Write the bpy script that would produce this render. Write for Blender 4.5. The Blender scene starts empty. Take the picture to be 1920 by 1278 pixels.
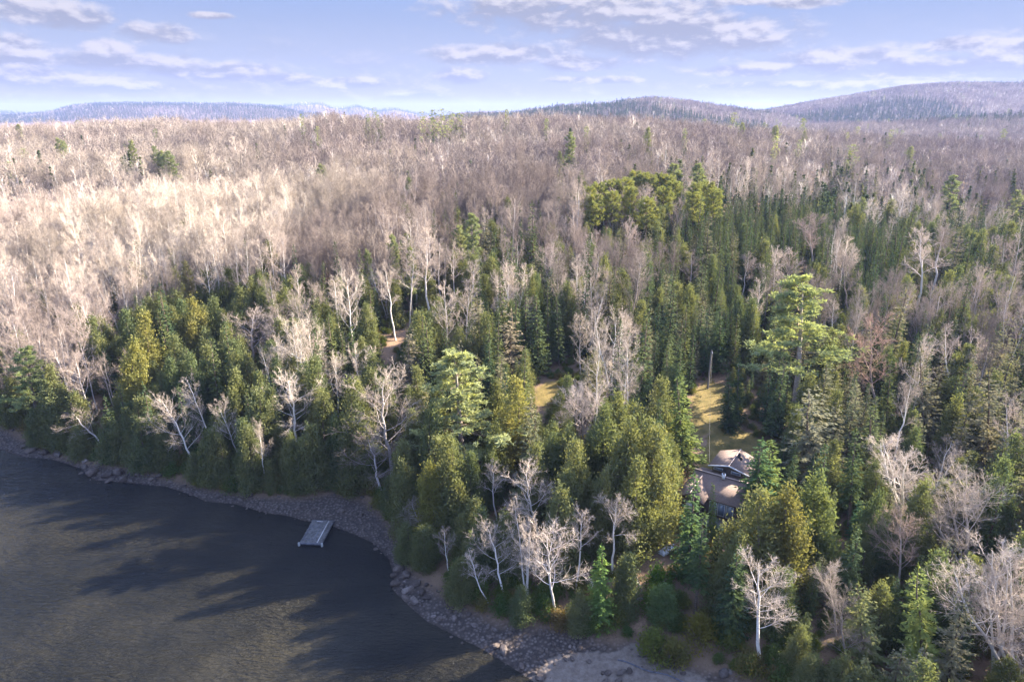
import bpy, math, random
import numpy as np
from mathutils import Vector, Matrix, Euler

random.seed(7)
RNG = np.random.default_rng(11)
SC = bpy.context.scene
COL = SC.collection
R = math.radians

# ---------------------------------------------------------------- camera
FPX, CX, CY = 1279.0, 960.0, 639.0            # focal length and centre in photo pixels
CAM_Z, PITCH = 56.0, R(18.3)
CP, SP = math.cos(PITCH), math.sin(PITCH)
cam_d = bpy.data.cameras.new('camera')
cam_d.sensor_width = 36.0
cam_d.lens = 36.0 * FPX / 1920.0
cam_d.clip_start = 0.5
cam_d.clip_end = 30000
cam = bpy.data.objects.new('camera', cam_d)
COL.objects.link(cam)
cam.location = (0, 0, CAM_Z)
cam.rotation_euler = (math.pi / 2 - PITCH, 0, 0)
SC.camera = cam

# ---------------------------------------------------------------- sun, sky, exposure
SUN_AZ, SUN_EL = R(65), R(26)                  # azimuth clockwise from the view direction
sun_dir = Vector((math.sin(SUN_AZ) * math.cos(SUN_EL), math.cos(SUN_AZ) * math.cos(SUN_EL), math.sin(SUN_EL)))
sd = bpy.data.lights.new('sun', 'SUN')
sd.energy = 5.0
sd.angle = R(0.53)
sd.color = (1.0, 0.90, 0.76)
so = bpy.data.objects.new('sun', sd)
COL.objects.link(so)
so.rotation_euler = sun_dir.to_track_quat('Z', 'Y').to_euler()
so.location = (300, 100, 300)

SC.view_settings.view_transform = 'Standard'
SC.view_settings.look = 'None'
SC.view_settings.exposure = 2.58
SC.view_settings.gamma = 1.0
SC.render.engine = 'CYCLES'
SC.cycles.use_adaptive_sampling = False
SC.cycles.max_bounces = 6
SC.cycles.diffuse_bounces = 3
SC.cycles.transparent_max_bounces = 8
SC.cycles.volume_bounces = 0
SC.cycles.caustics_reflective = False
SC.cycles.caustics_refractive = False
SC.cycles.use_denoising = True
SC.cycles.denoiser = 'OPENIMAGEDENOISE'
SC.cycles.denoising_input_passes = 'RGB_ALBEDO_NORMAL'
SC.cycles.denoising_prefilter = 'ACCURATE'
SC.cycles.sample_clamp_indirect = 6.0


class NT:
    """small helper round a node tree"""
    def __init__(s, tree):
        s.t = tree
        s.n = tree.nodes
        s.l = tree.links

    def add(s, kind, **kw):
        nd = s.n.new(kind)
        for k, v in kw.items():
            setattr(nd, k, v)
        return nd

    def put(s, sock, v):
        if isinstance(v, bpy.types.NodeSocket):
            s.l.new(v, sock)
        elif v is not None:
            sock.default_value = v

    def math(s, op, a, b=None, c=None, clamp=False):
        nd = s.add('ShaderNodeMath', operation=op, use_clamp=clamp)
        s.put(nd.inputs[0], a)
        s.put(nd.inputs[1], b)
        s.put(nd.inputs[2], c)
        return nd.outputs[0]

    def smooth(s, v, lo, hi):
        nd = s.add('ShaderNodeMapRange', interpolation_type='SMOOTHSTEP')
        s.put(nd.inputs[0], v)
        s.put(nd.inputs[1], lo)
        s.put(nd.inputs[2], hi)
        return nd.outputs[0]

    def mix(s, f, a, b, blend='MIX'):
        nd = s.add('ShaderNodeMix', data_type='RGBA', blend_type=blend)
        s.put(nd.inputs[0], f)
        s.put(nd.inputs[6], a)
        s.put(nd.inputs[7], b)
        return nd.outputs[2]

    def noise(s, vec, scale, detail=4, rough=0.55, dist=0.0):
        nd = s.add('ShaderNodeTexNoise')
        s.put(nd.inputs['Vector'], vec)
        nd.inputs['Scale'].default_value = scale
        nd.inputs['Detail'].default_value = detail
        nd.inputs['Roughness'].default_value = rough
        nd.inputs['Distortion'].default_value = dist
        return nd.outputs['Fac']

    def ramp(s, f, stops, interp='LINEAR'):
        nd = s.add('ShaderNodeValToRGB')
        cr = nd.color_ramp
        cr.interpolation = interp
        while len(cr.elements) < len(stops):
            cr.elements.new(0.5)
        for e, (p, c) in zip(cr.elements, stops):
            e.position = p
            e.color = (c[0], c[1], c[2], 1)
        s.put(nd.inputs[0], f)
        return nd.outputs[0]


def azel(px, py):
    dx, dy = px - CX, py - CY
    f = FPX * CP - dy * SP
    d = FPX * SP + dy * CP
    return math.atan2(dx, f), math.atan2(-d, math.hypot(dx, f))


world = bpy.data.worlds.new('World')
SC.world = world
world.use_nodes = True
w = NT(world.node_tree)
w.n.clear()
sky = w.add('ShaderNodeTexSky', sky_type='NISHITA', sun_disc=False, sun_elevation=SUN_EL, sun_rotation=SUN_AZ,
            altitude=300, air_density=1.0, dust_density=0.6, ozone_density=3.0)
geo = w.add('ShaderNodeTexCoord')
sep = w.add('ShaderNodeSeparateXYZ')
w.l.new(geo.outputs['Generated'], sep.inputs[0])
X_, Y_, Z_ = sep.outputs
az = w.math('ARCTAN2', X_, Y_)
el = w.math('ARCSINE', Z_)
# clouds: centre px, py, half width px, half height px
CLOUDS = [(70, 18, 85, 17), (130, 32, 58, 16), (30, 100, 62, 20), (205, 93, 34, 13), (285, 62, 50, 15), (215, 118, 110, 13),
          (320, 124, 62, 16), (440, 136, 75, 15), (90, 148, 110, 13), (540, 148, 60, 10), (660, 155, 80, 9), (200, 162, 120, 9),
          (1100, 6, 235, 44), (980, 4, 110, 26), (1220, 20, 120, 26), (1270, 68, 200, 34), (1380, 78, 80, 15), (930, 102, 125, 16), (1090, 118, 75, 13), (860, 143, 48, 13),
          (1520, 3, 60, 9), (1560, 116, 130, 17), (1750, 128, 150, 15), (1860, 80, 130, 9), (1905, 100, 60, 30), (1400, 132, 90, 8),
          (1120, 150, 90, 6), (1450, 160, 120, 6), (400, 30, 30, 5), (780, 180, 60, 5), (1620, 160, 150, 7), (1400, 3, 40, 6)]
fld, vsh = None, None
for (px, py, a, b) in CLOUDS:
    a, b = a * 1.15, b * 1.25
    c_az, c_el = azel(px, py)
    ra, re = a / 1330.0, b / 1330.0
    u = w.math('DIVIDE', w.math('SUBTRACT', az, c_az), ra)
    v = w.math('DIVIDE', w.math('SUBTRACT', el, c_el), re)
    # flatter below than above
    d2 = w.math('ADD', w.math('MULTIPLY', u, u), w.math('MULTIPLY', v, v))
    g = w.math('SUBTRACT', 1.0, w.math('MULTIPLY', d2, 0.5))
    g = w.math('MAXIMUM', g, -1.0)
    gv = w.math('MULTIPLY', w.math('MAXIMUM', g, 0.0), v)
    fld = g if fld is None else w.math('MAXIMUM', fld, g)
    vsh = gv if vsh is None else w.math('ADD', vsh, gv)
vec = w.add('ShaderNodeCombineXYZ')
w.l.new(w.math('MULTIPLY', az, 10.0), vec.inputs[0])
w.l.new(w.math('MULTIPLY', el, 23.0), vec.inputs[1])
n1 = w.noise(vec.outputs[0], 2.1, 9, 0.58, 0.15)
n2 = w.noise(vec.outputs[0], 0.5, 3, 0.5)
lift = w.add('ShaderNodeVectorMath', operation='ADD')
w.l.new(vec.outputs[0], lift.inputs[0])
lift.inputs[1].default_value = (0.05, 0.16, 0)
n1b = w.noise(lift.outputs[0], 2.1, 9, 0.58, 0.15)
body = w.math('ADD', w.math('MULTIPLY', fld, 1.25), w.math('MULTIPLY', w.math('SUBTRACT', n1, 0.5), 1.9))
cover = w.smooth(body, 0.40, 1.15)
# thin veil near the horizon and elsewhere overhead
veil = w.math('MULTIPLY', w.smooth(w.math('ADD', n1, w.math('MULTIPLY', n2, 0.6)), 0.72, 1.0),
              w.math('SUBTRACT', 1.0, w.smooth(el, 0.02, 0.13)))
veil = w.math('MULTIPLY', veil, 0.5)
cov = w.math('MAXIMUM', cover, veil, clamp=True)
cov = w.math('MULTIPLY', cov, w.smooth(el, 0.0, 0.035))
cov = w.math('MULTIPLY', cov, 0.94)
relief = w.math('SUBTRACT', n1, n1b)
lit = w.smooth(w.math('ADD', w.math('MULTIPLY', vsh, 0.5), w.math('MULTIPLY', relief, 3.5)), -0.35, 0.55)
hsv = w.add('ShaderNodeHueSaturation')
w.l.new(sky.outputs[0], hsv.inputs['Color'])
hsv.inputs['Saturation'].default_value = 0.80
low_sky = w.mix(w.smooth(el, 0.16, 0.55), (0.38, 0.38, 0.52, 1), (0.80, 0.81, 0.95, 1))
skyc = w.mix(1.0, hsv.outputs[0], low_sky, 'MULTIPLY')
# the band just over the hills: even blue, a little paler towards the horizon
band = w.mix(w.smooth(el, 0.05, 0.17), w.mix(w.smooth(el, 0.0, 0.06), (0.545, 0.48, 0.50, 1), (0.55, 0.605, 0.80, 1)), (0.36, 0.49, 0.84, 1))
skyc = w.mix(w.math('SUBTRACT', 1.0, w.smooth(el, 0.12, 0.40)), skyc, band)
cl = w.mix(lit, (0.44, 0.46, 0.60, 1), (0.86, 0.82, 0.90, 1))
final = w.mix(cov, skyc, cl)
bg = w.add('ShaderNodeBackground')
w.l.new(final, bg.inputs[0])
bg.inputs[1].default_value = 0.15
out = w.add('ShaderNodeOutputWorld')
w.l.new(bg.outputs[0], out.inputs[0])
world.cycles.sampling_method = 'MANUAL'
world.cycles.sample_map_resolution = 512

# ---------------------------------------------------------------- terrain
def pix_plane(px, py, z=0.0):
    dx, dy = px - CX, py - CY
    f = FPX * CP - dy * SP
    d = FPX * SP + dy * CP
    s = (CAM_Z - z) / d
    return (dx * s, f * s)


SHORE_PX = [(0, 842), (40, 856), (100, 862), (150, 878), (175, 900), (240, 905), (310, 912), (360, 928), (385, 940), (440, 945),
            (500, 962), (545, 968), (565, 975), (620, 985), (660, 1000), (700, 1018), (730, 1050), (738, 1085), (735, 1105),
            (765, 1135), (800, 1165), (850, 1190), (900, 1215), (950, 1245), (1000, 1278)]
SHORE = [(-700, 60), (-300, 165), (-160, 142), (-110, 118)] + [pix_plane(*p) for p in SHORE_PX] + [(12, 49), (30, 34), (60, 8), (85, -40), (100, -400)]
SH = np.array(SHORE)
LAKE = np.array(SHORE + [(-3000, -400), (-3000, 60)])
VEG_PX = [(0, 795), (60, 828), (150, 856), (250, 872), (300, 884), (400, 908), (480, 920), (560, 926), (620, 922), (680, 932), (722, 965),
          (748, 1005), (772, 1062), (800, 1088), (860, 1125), (930, 1156), (1000, 1168), (1080, 1182), (1150, 1208), (1200, 1206),
          (1232, 1240), (1300, 1256), (1380, 1282)]
VEG = [(-700, 72), (-300, 178), (-160, 154), (-110, 128)] + [pix_plane(p[0], p[1], 1.4) for p in VEG_PX] + [(42, 38), (72, 8), (100, -40), (115, -400)]
WOODED = np.array(VEG + [(9000, -400), (9000, 9000), (-9000, 9000), (-9000, 72)])


def inside(poly, x, y):
    x = np.asarray(x, float)
    y = np.asarray(y, float)
    r = np.zeros(x.shape, bool)
    n = len(poly)
    for i in range(n):
        x0, y0 = poly[i]
        x1, y1 = poly[(i + 1) % n]
        if y0 == y1:
            continue
        c = ((y0 > y) != (y1 > y)) & (x < (x1 - x0) * (y - y0) / (y1 - y0) + x0)
        r ^= c
    return r


def dist_line(P, x, y):
    x = np.asarray(x, float)
    y = np.asarray(y, float)
    best = np.full(x.shape, 1e9)
    for i in range(len(P) - 1):
        ax, ay = P[i]
        bx, by = P[i + 1]
        dx, dy = bx - ax, by - ay
        t = np.clip(((x - ax) * dx + (y - ay) * dy) / (dx * dx + dy * dy), 0, 1)
        best = np.minimum(best, (x - ax - t * dx) ** 2 + (y - ay - t * dy) ** 2)
    return np.sqrt(best)


def shore_d(x, y):
    d = dist_line(SH, x, y)
    return np.where(inside(LAKE, x, y), -d, d)


def sst(a, b, x):
    t = np.clip((x - a) / (b - a), 0, 1)
    return t * t * (3 - 2 * t)


RIDGES = [
    (4500, 650, [(-900, 230), (-400, 225), (-100, 222), (60, 214), (95, 210), (130, 199), (180, 194), (300, 193), (400, 195), (440, 194), (520, 200), (560, 209), (700, 224), (800, 240)]),
    (6800, 600, [(-600, 205), (-200, 207), (0, 209), (60, 213), (300, 215), (500, 203), (545, 196), (600, 194), (630, 204), (645, 203), (670, 198), (700, 207), (715, 207), (740, 204), (780, 212), (850, 219), (1000, 225)]),
    (1900, 330, [(700, 245), (800, 228), (870, 215), (960, 213), (1050, 200), (1140, 195), (1180, 188), (1230, 185), (1290, 191), (1370, 202), (1430, 211), (1500, 222), (1600, 245)]),
    (2400, 520, [(1150, 245), (1300, 225), (1430, 209), (1500, 196), (1600, 180), (1700, 163), (1790, 157), (1920, 157), (2100, 160), (2400, 190), (2900, 230)]),
    (1250, 260, [(1350, 260), (1500, 243), (1700, 230), (1920, 217), (2200, 205), (2600, 230)]),
]
RP = []
for D, wd, prof in RIDGES:
    xs, zs = [], []
    for px, py in prof:
        dx, dy = px - CX, py - CY
        f = FPX * CP - dy * SP
        d = FPX * SP + dy * CP
        xs.append(D * dx / f)
        zs.append(CAM_Z - D * d / f - 11.0)
    RP.append((D, wd, np.array(xs), np.array(zs)))
YB = np.array([-400, 40, 70, 90, 120, 150, 200, 300, 400, 500, 545, 650, 800, 1000, 1200, 9000.0])
FB = np.array([-0.05, -0.03, 0.0, 0.03, 0.11, 0.21, 0.36, 0.61, 0.83, 0.98, 1.0, 0.82, 0.42, 0.15, 0.1, 0.1])
CREST_PX = [(-600, 262), (-200, 250), (0, 242), (200, 229), (300, 222), (450, 221), (560, 216), (620, 210), (700, 217), (780, 224), (870, 223), (1000, 215),
            (1200, 215), (1300, 224), (1440, 238), (1600, 251), (1800, 262), (2100, 270), (2600, 280)]
_cx, _cz = [], []
for _px, _py in CREST_PX:
    _f = FPX * CP - (_py - CY) * SP
    _cx.append(530 * (_px - CX) / _f)
    _cz.append(CAM_Z - 530 * (FPX * SP + (_py - CY) * CP) / _f - 17.0)


def height(x, y):
    x = np.asarray(x, float)
    y = np.asarray(y, float)
    d = shore_d(x, y)
    crest = np.interp(x * 530 / np.maximum(y, 150.0), _cx, _cz)
    base = 4.2 + (crest - 4.2) * np.interp(y, YB, FB)
    base = base + sst(150, 320, y) * (1.5 * np.sin(x / 67.0 + 1.3) + 1.4 * np.sin(x / 41.0 - y / 53.0) + 1.2 * np.sin(y / 31.0 + x / 140.0))
    base = base - 6.5 * np.exp(-((y - 285 - 0.12 * x) / 26.0) ** 2) * sst(70, -50, x)
    base = base - 4.5 * np.exp(-((y - 400 - 0.10 * x) / 30.0) ** 2) * sst(140, 0, x)
    base = base - 5.0 * np.exp(-((y - 300 + 0.2 * x) / 40.0) ** 2) * sst(80, 220, x)
    far = np.full(x.shape, 8.0)
    for D, wd, xs, zs in RP:
        zr = np.interp(x * D / np.maximum(y, 300.0), xs, zs, left=-20, right=-20)
        f = np.exp(-((y - D) / wd) ** 2)
        f = np.where(y > D, np.exp(-((y - D) / (wd * 1.6)) ** 2), f)
        far = np.maximum(far, 8 + (zr - 8) * f)
    k = sst(680, 900, y)
    land = np.maximum(base, far * k + base * (1 - k))
    bank = np.where(d < 9, 0.17 * d, 1.53 + (d - 9) * 0.22)
    bank = bank + 0.12 * np.sin(x * 0.9) * np.sin(y * 0.7 + 1) * sst(0, 4, d)
    h = np.minimum(bank, land + 0.25 * np.sin(x / 7.0) * np.sin(y / 9.0))
    h = np.where(d < 0, np.maximum(d * 0.22, -4.0), h)
    return h


# height cache on a coarse lattice near the camera for quick look-ups
def h1(x, y):
    return float(height(np.array([x]), np.array([y]))[0])


def ground_at(px, py, above=0.0):
    """the point `above` metres over the ground that the photo shows at px, py"""
    dx, dy = px - CX, py - CY
    f = FPX * CP - dy * SP
    d = FPX * SP + dy * CP
    ys = np.concatenate([np.arange(40, 600, 1.0), np.arange(600, 3200, 4.0)])
    zs = CAM_Z - ys * d / f
    xs = ys * dx / f
    g = height(xs, ys) + above
    i = np.nonzero(zs <= g)[0]
    i = i[0] if len(i) else len(ys) - 1
    if i == 0:
        return Vector((xs[0], ys[0], g[0]))
    a, b = zs[i - 1] - g[i - 1], zs[i] - g[i]
    t = a / (a - b) if a != b else 1
    y = ys[i - 1] + t * (ys[i] - ys[i - 1])
    x = y * dx / f
    return Vector((x, y, h1(x, y) + above))


def project(x, y, z):
    f = y * CP - (z - CAM_Z) * SP
    u = -y * SP - (z - CAM_Z) * CP
    return CX + FPX * x / f, CY + FPX * u / f


# ---------------------------------------------------------------- object helpers
def tag(o, label=None, cat=None, group=None, kind=None):
    for k, v in (('label', label), ('category', cat), ('group', group), ('kind', kind)):
        if v:
            o[k] = v
    return o


class MB:
    """collects quads and triangles into one mesh"""
    def __init__(s):
        s.v, s.q, s.qm, s.t, s.tm, s.n = [], [], [], [], [], 0

    def quads(s, V, Q, m=0):
        V = np.asarray(V, float).reshape(-1, 3)
        Q = np.asarray(Q, int).reshape(-1, 4)
        s.v.append(V)
        s.q.append(Q + s.n)
        s.qm.append(np.full(len(Q), m))
        s.n += len(V)

    def tris(s, V, T, m=0):
        V = np.asarray(V, float).reshape(-1, 3)
        T = np.asarray(T, int).reshape(-1, 3)
        s.v.append(V)
        s.t.append(T + s.n)
        s.tm.append(np.full(len(T), m))
        s.n += len(V)

    def box(s, c, size, rz=0.0, m=0, M=None):
        c = np.array(c, float)
        h = np.array(size, float) / 2
        P = np.array([(i, j, k) for i in (-1, 1) for j in (-1, 1) for k in (-1, 1)], float) * h
        cs, sn = math.cos(rz), math.sin(rz)
        P = np.stack([P[:, 0] * cs - P[:, 1] * sn, P[:, 0] * sn + P[:, 1] * cs, P[:, 2]], 1) + c
        if M is not None:
            P = np.array([M @ Vector(p) for p in P])
        s.quads(P, [(0, 1, 3, 2), (4, 6, 7, 5), (0, 4, 5, 1), (2, 3, 7, 6), (0, 2, 6, 4), (1, 5, 7, 3)], m)

    def tubes(s, P0, P1, r0, r1, k=3, m=0):
        P0 = np.asarray(P0, float).reshape(-1, 3)
        P1 = np.asarray(P1, float).reshape(-1, 3)
        n = len(P0)
        r0 = np.broadcast_to(np.asarray(r0, float), (n,))
        r1 = np.broadcast_to(np.asarray(r1, float), (n,))
        D = P1 - P0
        D /= np.maximum(np.linalg.norm(D, axis=1, keepdims=True), 1e-9)
        ref = np.where(np.abs(D[:, 2:3]) > 0.9, np.array([[1.0, 0, 0]]), np.array([[0, 0, 1.0]]))
        A = np.cross(D, ref)
        A /= np.linalg.norm(A, axis=1, keepdims=True)
        B = np.cross(D, A)
        th = np.arange(k) * 2 * math.pi / k
        ring = A[:, None, :] * np.cos(th)[None, :, None] + B[:, None, :] * np.sin(th)[None, :, None]
        V = np.concatenate([P0[:, None] + ring * r0[:, None, None], P1[:, None] + ring * r1[:, None, None]], 1)
        base = (np.arange(n) * 2 * k)[:, None]
        i = np.arange(k)
        j = (i + 1) % k
        Q = np.stack([base + i, base + j, base + k + j, base + k + i], -1).reshape(-1, 4)
        s.quads(V.reshape(-1, 3), Q, m)

    def diamonds(s, C, D, S, L, W, m=0):
        L = np.broadcast_to(np.asarray(L, float), (len(C),))[:, None]
        W = np.broadcast_to(np.asarray(W, float), (len(C),))[:, None]
        V = np.stack([C - D * L / 2, C + S * W / 2 - D * L * 0.1, C + D * L / 2, C - S * W / 2 - D * L * 0.1], 1)
        n = len(C)
        s.quads(V.reshape(-1, 3), np.arange(4 * n).reshape(n, 4), m)

    def mesh(s, name, mats, smooth=False):
        me = bpy.data.meshes.new(name)
        V = np.concatenate(s.v)
        me.vertices.add(len(V))
        me.vertices.foreach_set('co', V.astype(np.float32).ravel())
        Q = np.concatenate(s.q) if s.q else np.zeros((0, 4), int)
        T = np.concatenate(s.t) if s.t else np.zeros((0, 3), int)
        me.loops.add(Q.size + T.size)
        me.loops.foreach_set('vertex_index', np.concatenate([Q.ravel(), T.ravel()]).astype(np.int32))
        me.polygons.add(len(Q) + len(T))
        st = np.concatenate([np.arange(len(Q)) * 4, Q.size + np.arange(len(T)) * 3])
        me.polygons.foreach_set('loop_start', st.astype(np.int32))
        mi = np.concatenate([np.concatenate(s.qm) if s.qm else np.zeros(0), np.concatenate(s.tm) if s.tm else np.zeros(0)])
        for mt in mats:
            me.materials.append(mt)
        me.polygons.foreach_set('material_index', mi.astype(np.int32))
        if smooth:
            me.polygons.foreach_set('use_smooth', np.ones(len(mi), bool))
        me.update(calc_edges=True)
        return me

    def build(s, name, mats, parent=None, smooth=False):
        if not isinstance(mats, (list, tuple)):
            mats = [mats]
        o = bpy.data.objects.new(name, s.mesh(name, mats, smooth))
        COL.objects.link(o)
        o.parent = parent
        return o


def empty(name, loc, rz=0.0):
    o = bpy.data.objects.new(name, None)
    COL.objects.link(o)
    o.location = loc
    o.rotation_euler = (0, 0, rz)
    o.empty_display_size = 0.5
    return o


# ---------------------------------------------------------------- materials
def mat(name):
    m = bpy.data.materials.new(name)
    m.use_nodes = True
    t = NT(m.node_tree)
    t.n.clear()
    o = t.add('ShaderNodeOutputMaterial')
    return m, t, o


def principled(t, o, col, rough=0.8, spec=0.3, normal=None, metallic=0.0):
    b = t.add('ShaderNodeBsdfPrincipled')
    t.put(b.inputs['Base Color'], col)
    t.put(b.inputs['Roughness'], rough)
    b.inputs['Specular IOR Level'].default_value = spec
    b.inputs['Metallic'].default_value = metallic
    if normal is not None:
        t.l.new(normal, b.inputs['Normal'])
    t.l.new(b.outputs[0], o.inputs['Surface'])
    return b


def bump(t, hgt, strength=0.5, dist=0.1):
    b = t.add('ShaderNodeBump')
    b.inputs['Strength'].default_value = strength
    b.inputs['Distance'].default_value = dist
    t.l.new(hgt, b.inputs['Height'])
    return b.outputs[0]


def leaf_mat(name, stops, trans=0.25, patch=None):
    m, t, o = mat(name)
    oi = t.add('ShaderNodeObjectInfo')
    tc = t.add('ShaderNodeTexCoord')
    c = t.ramp(oi.outputs['Random'], stops)
    nz = t.noise(tc.outputs['Object'], 0.55, 3)
    c = t.mix(t.smooth(nz, 0.42, 0.68), c, t.mix(1.0, c, patch or (1.35, 1.2, 0.8, 1), 'MULTIPLY'))
    c = t.mix(1.0, c, oi.outputs['Color'], 'MULTIPLY')
    d = t.add('ShaderNodeBsdfDiffuse')
    t.l.new(c, d.inputs[0])
    tr = t.add('ShaderNodeBsdfTranslucent')
    t.l.new(t.mix(1.0, c, (1.25, 1.25, 0.75, 1), 'MULTIPLY'), tr.inputs[0])
    mx = t.add('ShaderNodeMixShader')
    mx.inputs[0].default_value = trans
    t.l.new(d.outputs[0], mx.inputs[1])
    t.l.new(tr.outputs[0], mx.inputs[2])
    t.l.new(mx.outputs[0], o.inputs['Surface'])
    return m


def bark_mat(name, c0, c1, scale=6.0, blotch=None):
    m, t, o = mat(name)
    oi = t.add('ShaderNodeObjectInfo')
    tc = t.add('ShaderNodeTexCoord')
    mp = t.add('ShaderNodeMapping')
    mp.inputs['Scale'].default_value = (1, 1, 2.5)
    t.l.new(tc.outputs['Object'], mp.inputs[0])
    nz = t.noise(mp.outputs[0], scale, 3)
    c = t.mix(t.smooth(nz, 0.35, 0.65), c0, c1)
    if blotch:
        n2 = t.noise(mp.outputs[0], 2.2, 4, 0.7)
        c = t.mix(t.smooth(n2, 0.60, 0.66), c, blotch)
    gp = t.add('ShaderNodeNewGeometry')
    gn = t.noise(gp.outputs['Position'], 0.012, 3, 0.55)
    c = t.mix(t.smooth(gn, 0.40, 0.62), t.mix(1.0, c, (0.80, 0.74, 0.72, 1), 'MULTIPLY'), t.mix(1.0, c, (1.14, 1.10, 1.02, 1), 'MULTIPLY'))
    br = t.math('MULTIPLY_ADD', oi.outputs['Random'], 0.55, 0.72)
    cc = t.add('ShaderNodeCombineColor')
    for i in range(3):
        t.l.new(br, cc.inputs[i])
    c = t.mix(1.0, c, cc.outputs[0], 'MULTIPLY')
    c = t.mix(1.0, c, oi.outputs['Color'], 'MULTIPLY')
    d = t.add('ShaderNodeBsdfDiffuse')
    t.l.new(c, d.inputs[0])
    t.l.new(d.outputs[0], o.inputs['Surface'])
    return m


M = {}
M['cedar'] = leaf_mat('cedar_foliage', [(0, (0.125, 0.138, 0.060)), (0.5, (0.158, 0.166, 0.074)), (1, (0.105, 0.132, 0.064))], 0.34, (1.26, 1.15, 0.95, 1))
M['spruce'] = leaf_mat('spruce_needles', [(0, (0.052, 0.080, 0.040)), (0.5, (0.098, 0.115, 0.048)), (1, (0.060, 0.092, 0.048))], 0.20)
M['fir'] = leaf_mat('fir_needles', [(0, (0.140, 0.138, 0.075)), (0.5, (0.185, 0.170, 0.105)), (1, (0.115, 0.130, 0.065))], 0.25, (1.3, 1.2, 1.1, 1))
M['pine'] = leaf_mat('white_pine_needles', [(0, (0.185, 0.215, 0.115)), (1, (0.235, 0.250, 0.130))], 0.38, (1.4, 1.3, 1.0, 1))
M['redpine'] = leaf_mat('red_pine_needles', [(0, (0.180, 0.200, 0.070)), (1, (0.225, 0.235, 0.085))], 0.35)
M['shrub'] = leaf_mat('shrub_leaves', [(0, (0.065, 0.105, 0.030)), (0.6, (0.12, 0.13, 0.035)), (1, (0.15, 0.11, 0.05))], 0.25)
M['birch'] = bark_mat('birch_bark', (0.60, 0.56, 0.50, 1), (0.72, 0.69, 0.64, 1), 6, (0.12, 0.10, 0.09, 1))
M['birchtwig'] = bark_mat('birch_twigs', (0.40, 0.34, 0.285, 1), (0.53, 0.465, 0.40, 1))
M['greytwig'] = bark_mat('hardwood_twigs', (0.24, 0.205, 0.172, 1), (0.335, 0.29, 0.248, 1), 1.5)
M['greybark'] = bark_mat('hardwood_bark', (0.26, 0.22, 0.19, 1), (0.40, 0.36, 0.32, 1))
M['darkbark'] = bark_mat('conifer_bark', (0.10, 0.075, 0.055, 1), (0.19, 0.155, 0.13, 1))


# ---------------------------------------------------------------- plant geometry
def unit(V):
    return V / np.maximum(np.linalg.norm(V, axis=-1, keepdims=True), 1e-9)


def rand_unit(rg, n):
    return unit(rg.normal(size=(n, 3)))


def side_of(D, rg):
    return unit(np.cross(D, rand_unit(rg, len(D))))


def trunk_mesh(rg, H, r, lean=0.3, top=0.98, k=6, n=8, name='trunk', m='darkbark', fork=None):
    t = np.linspace(0, top, n + 1)
    off = np.cumsum(rg.normal(size=(n + 1, 2)) * lean * H / n * 0.25, axis=0)
    P = np.stack([off[:, 0] - off[0, 0], off[:, 1] - off[0, 1], t * H - 0.4], 1)
    rad = r * (1 - t) ** 0.8 + 0.012
    mb = MB()
    mb.tubes(P[:-1], P[1:], rad[:-1], rad[1:], k)
    return mb, P, rad


def cedar_crown(rg, H, Rm, nclump=230, per=17, lobes=7, low=0.03, sz=1.0):
    """dense, ragged, many-headed cone of flat sprays"""
    mb = MB()
    heads = [(0, 0, H, Rm)]
    for i in range(lobes):
        a = rg.uniform(0, 6.28)
        rr = Rm * rg.uniform(0.25, 0.62)
        hh = H * rg.uniform(0.40, 0.88)
        heads.append((rr * math.cos(a), rr * math.sin(a), hh, Rm * rg.uniform(0.42, 0.62)))
    area = np.array([h[2] * h[3] for h in heads])
    which = rg.choice(len(heads), nclump, p=area / area.sum())
    hx = np.array([heads[i] for i in which])
    t = rg.uniform(0, 1, nclump) ** 1.25
    prof = (1 - t) ** 0.92 * np.clip(0.60 + t * 3.5, 0, 1) * 1.12
    th = rg.uniform(0, 6.2832, nclump)
    lump = 1 + 0.16 * np.sin(3 * th + 9 * t) + 0.10 * np.sin(5 * th - 14 * t)
    rr = hx[:, 3] * prof * lump * rg.uniform(0.72, 1.05, nclump)
    z = hx[:, 2] * (low + (0.985 - low) * t)
    C = np.stack([hx[:, 0] + rr * np.cos(th), hx[:, 1] + rr * np.sin(th), z], 1)
    O = np.stack([np.cos(th), np.sin(th), np.full(nclump, 0.25)], 1)
    Cc = np.repeat(C, per, 0)
    Oo = np.repeat(O, per, 0)
    n = len(Cc)
    sp = 0.34 * sz
    Pp = Cc + rg.normal(size=(n, 3)) * np.array([sp, sp, sp * 1.25]) + Oo * rg.uniform(-0.35, 0.25, (n, 1))
    D = unit(Oo * 0.55 + np.array([0, 0, 0.65]) + rg.normal(size=(n, 3)) * 0.55)
    S = unit(np.cross(D, Oo) + rg.normal(size=(n, 3)) * 0.5)
    mb.diamonds(Pp, D, S, rg.uniform(0.22, 0.44, n) * sz, rg.uniform(0.11, 0.22, n) * sz)
    return mb


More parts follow.
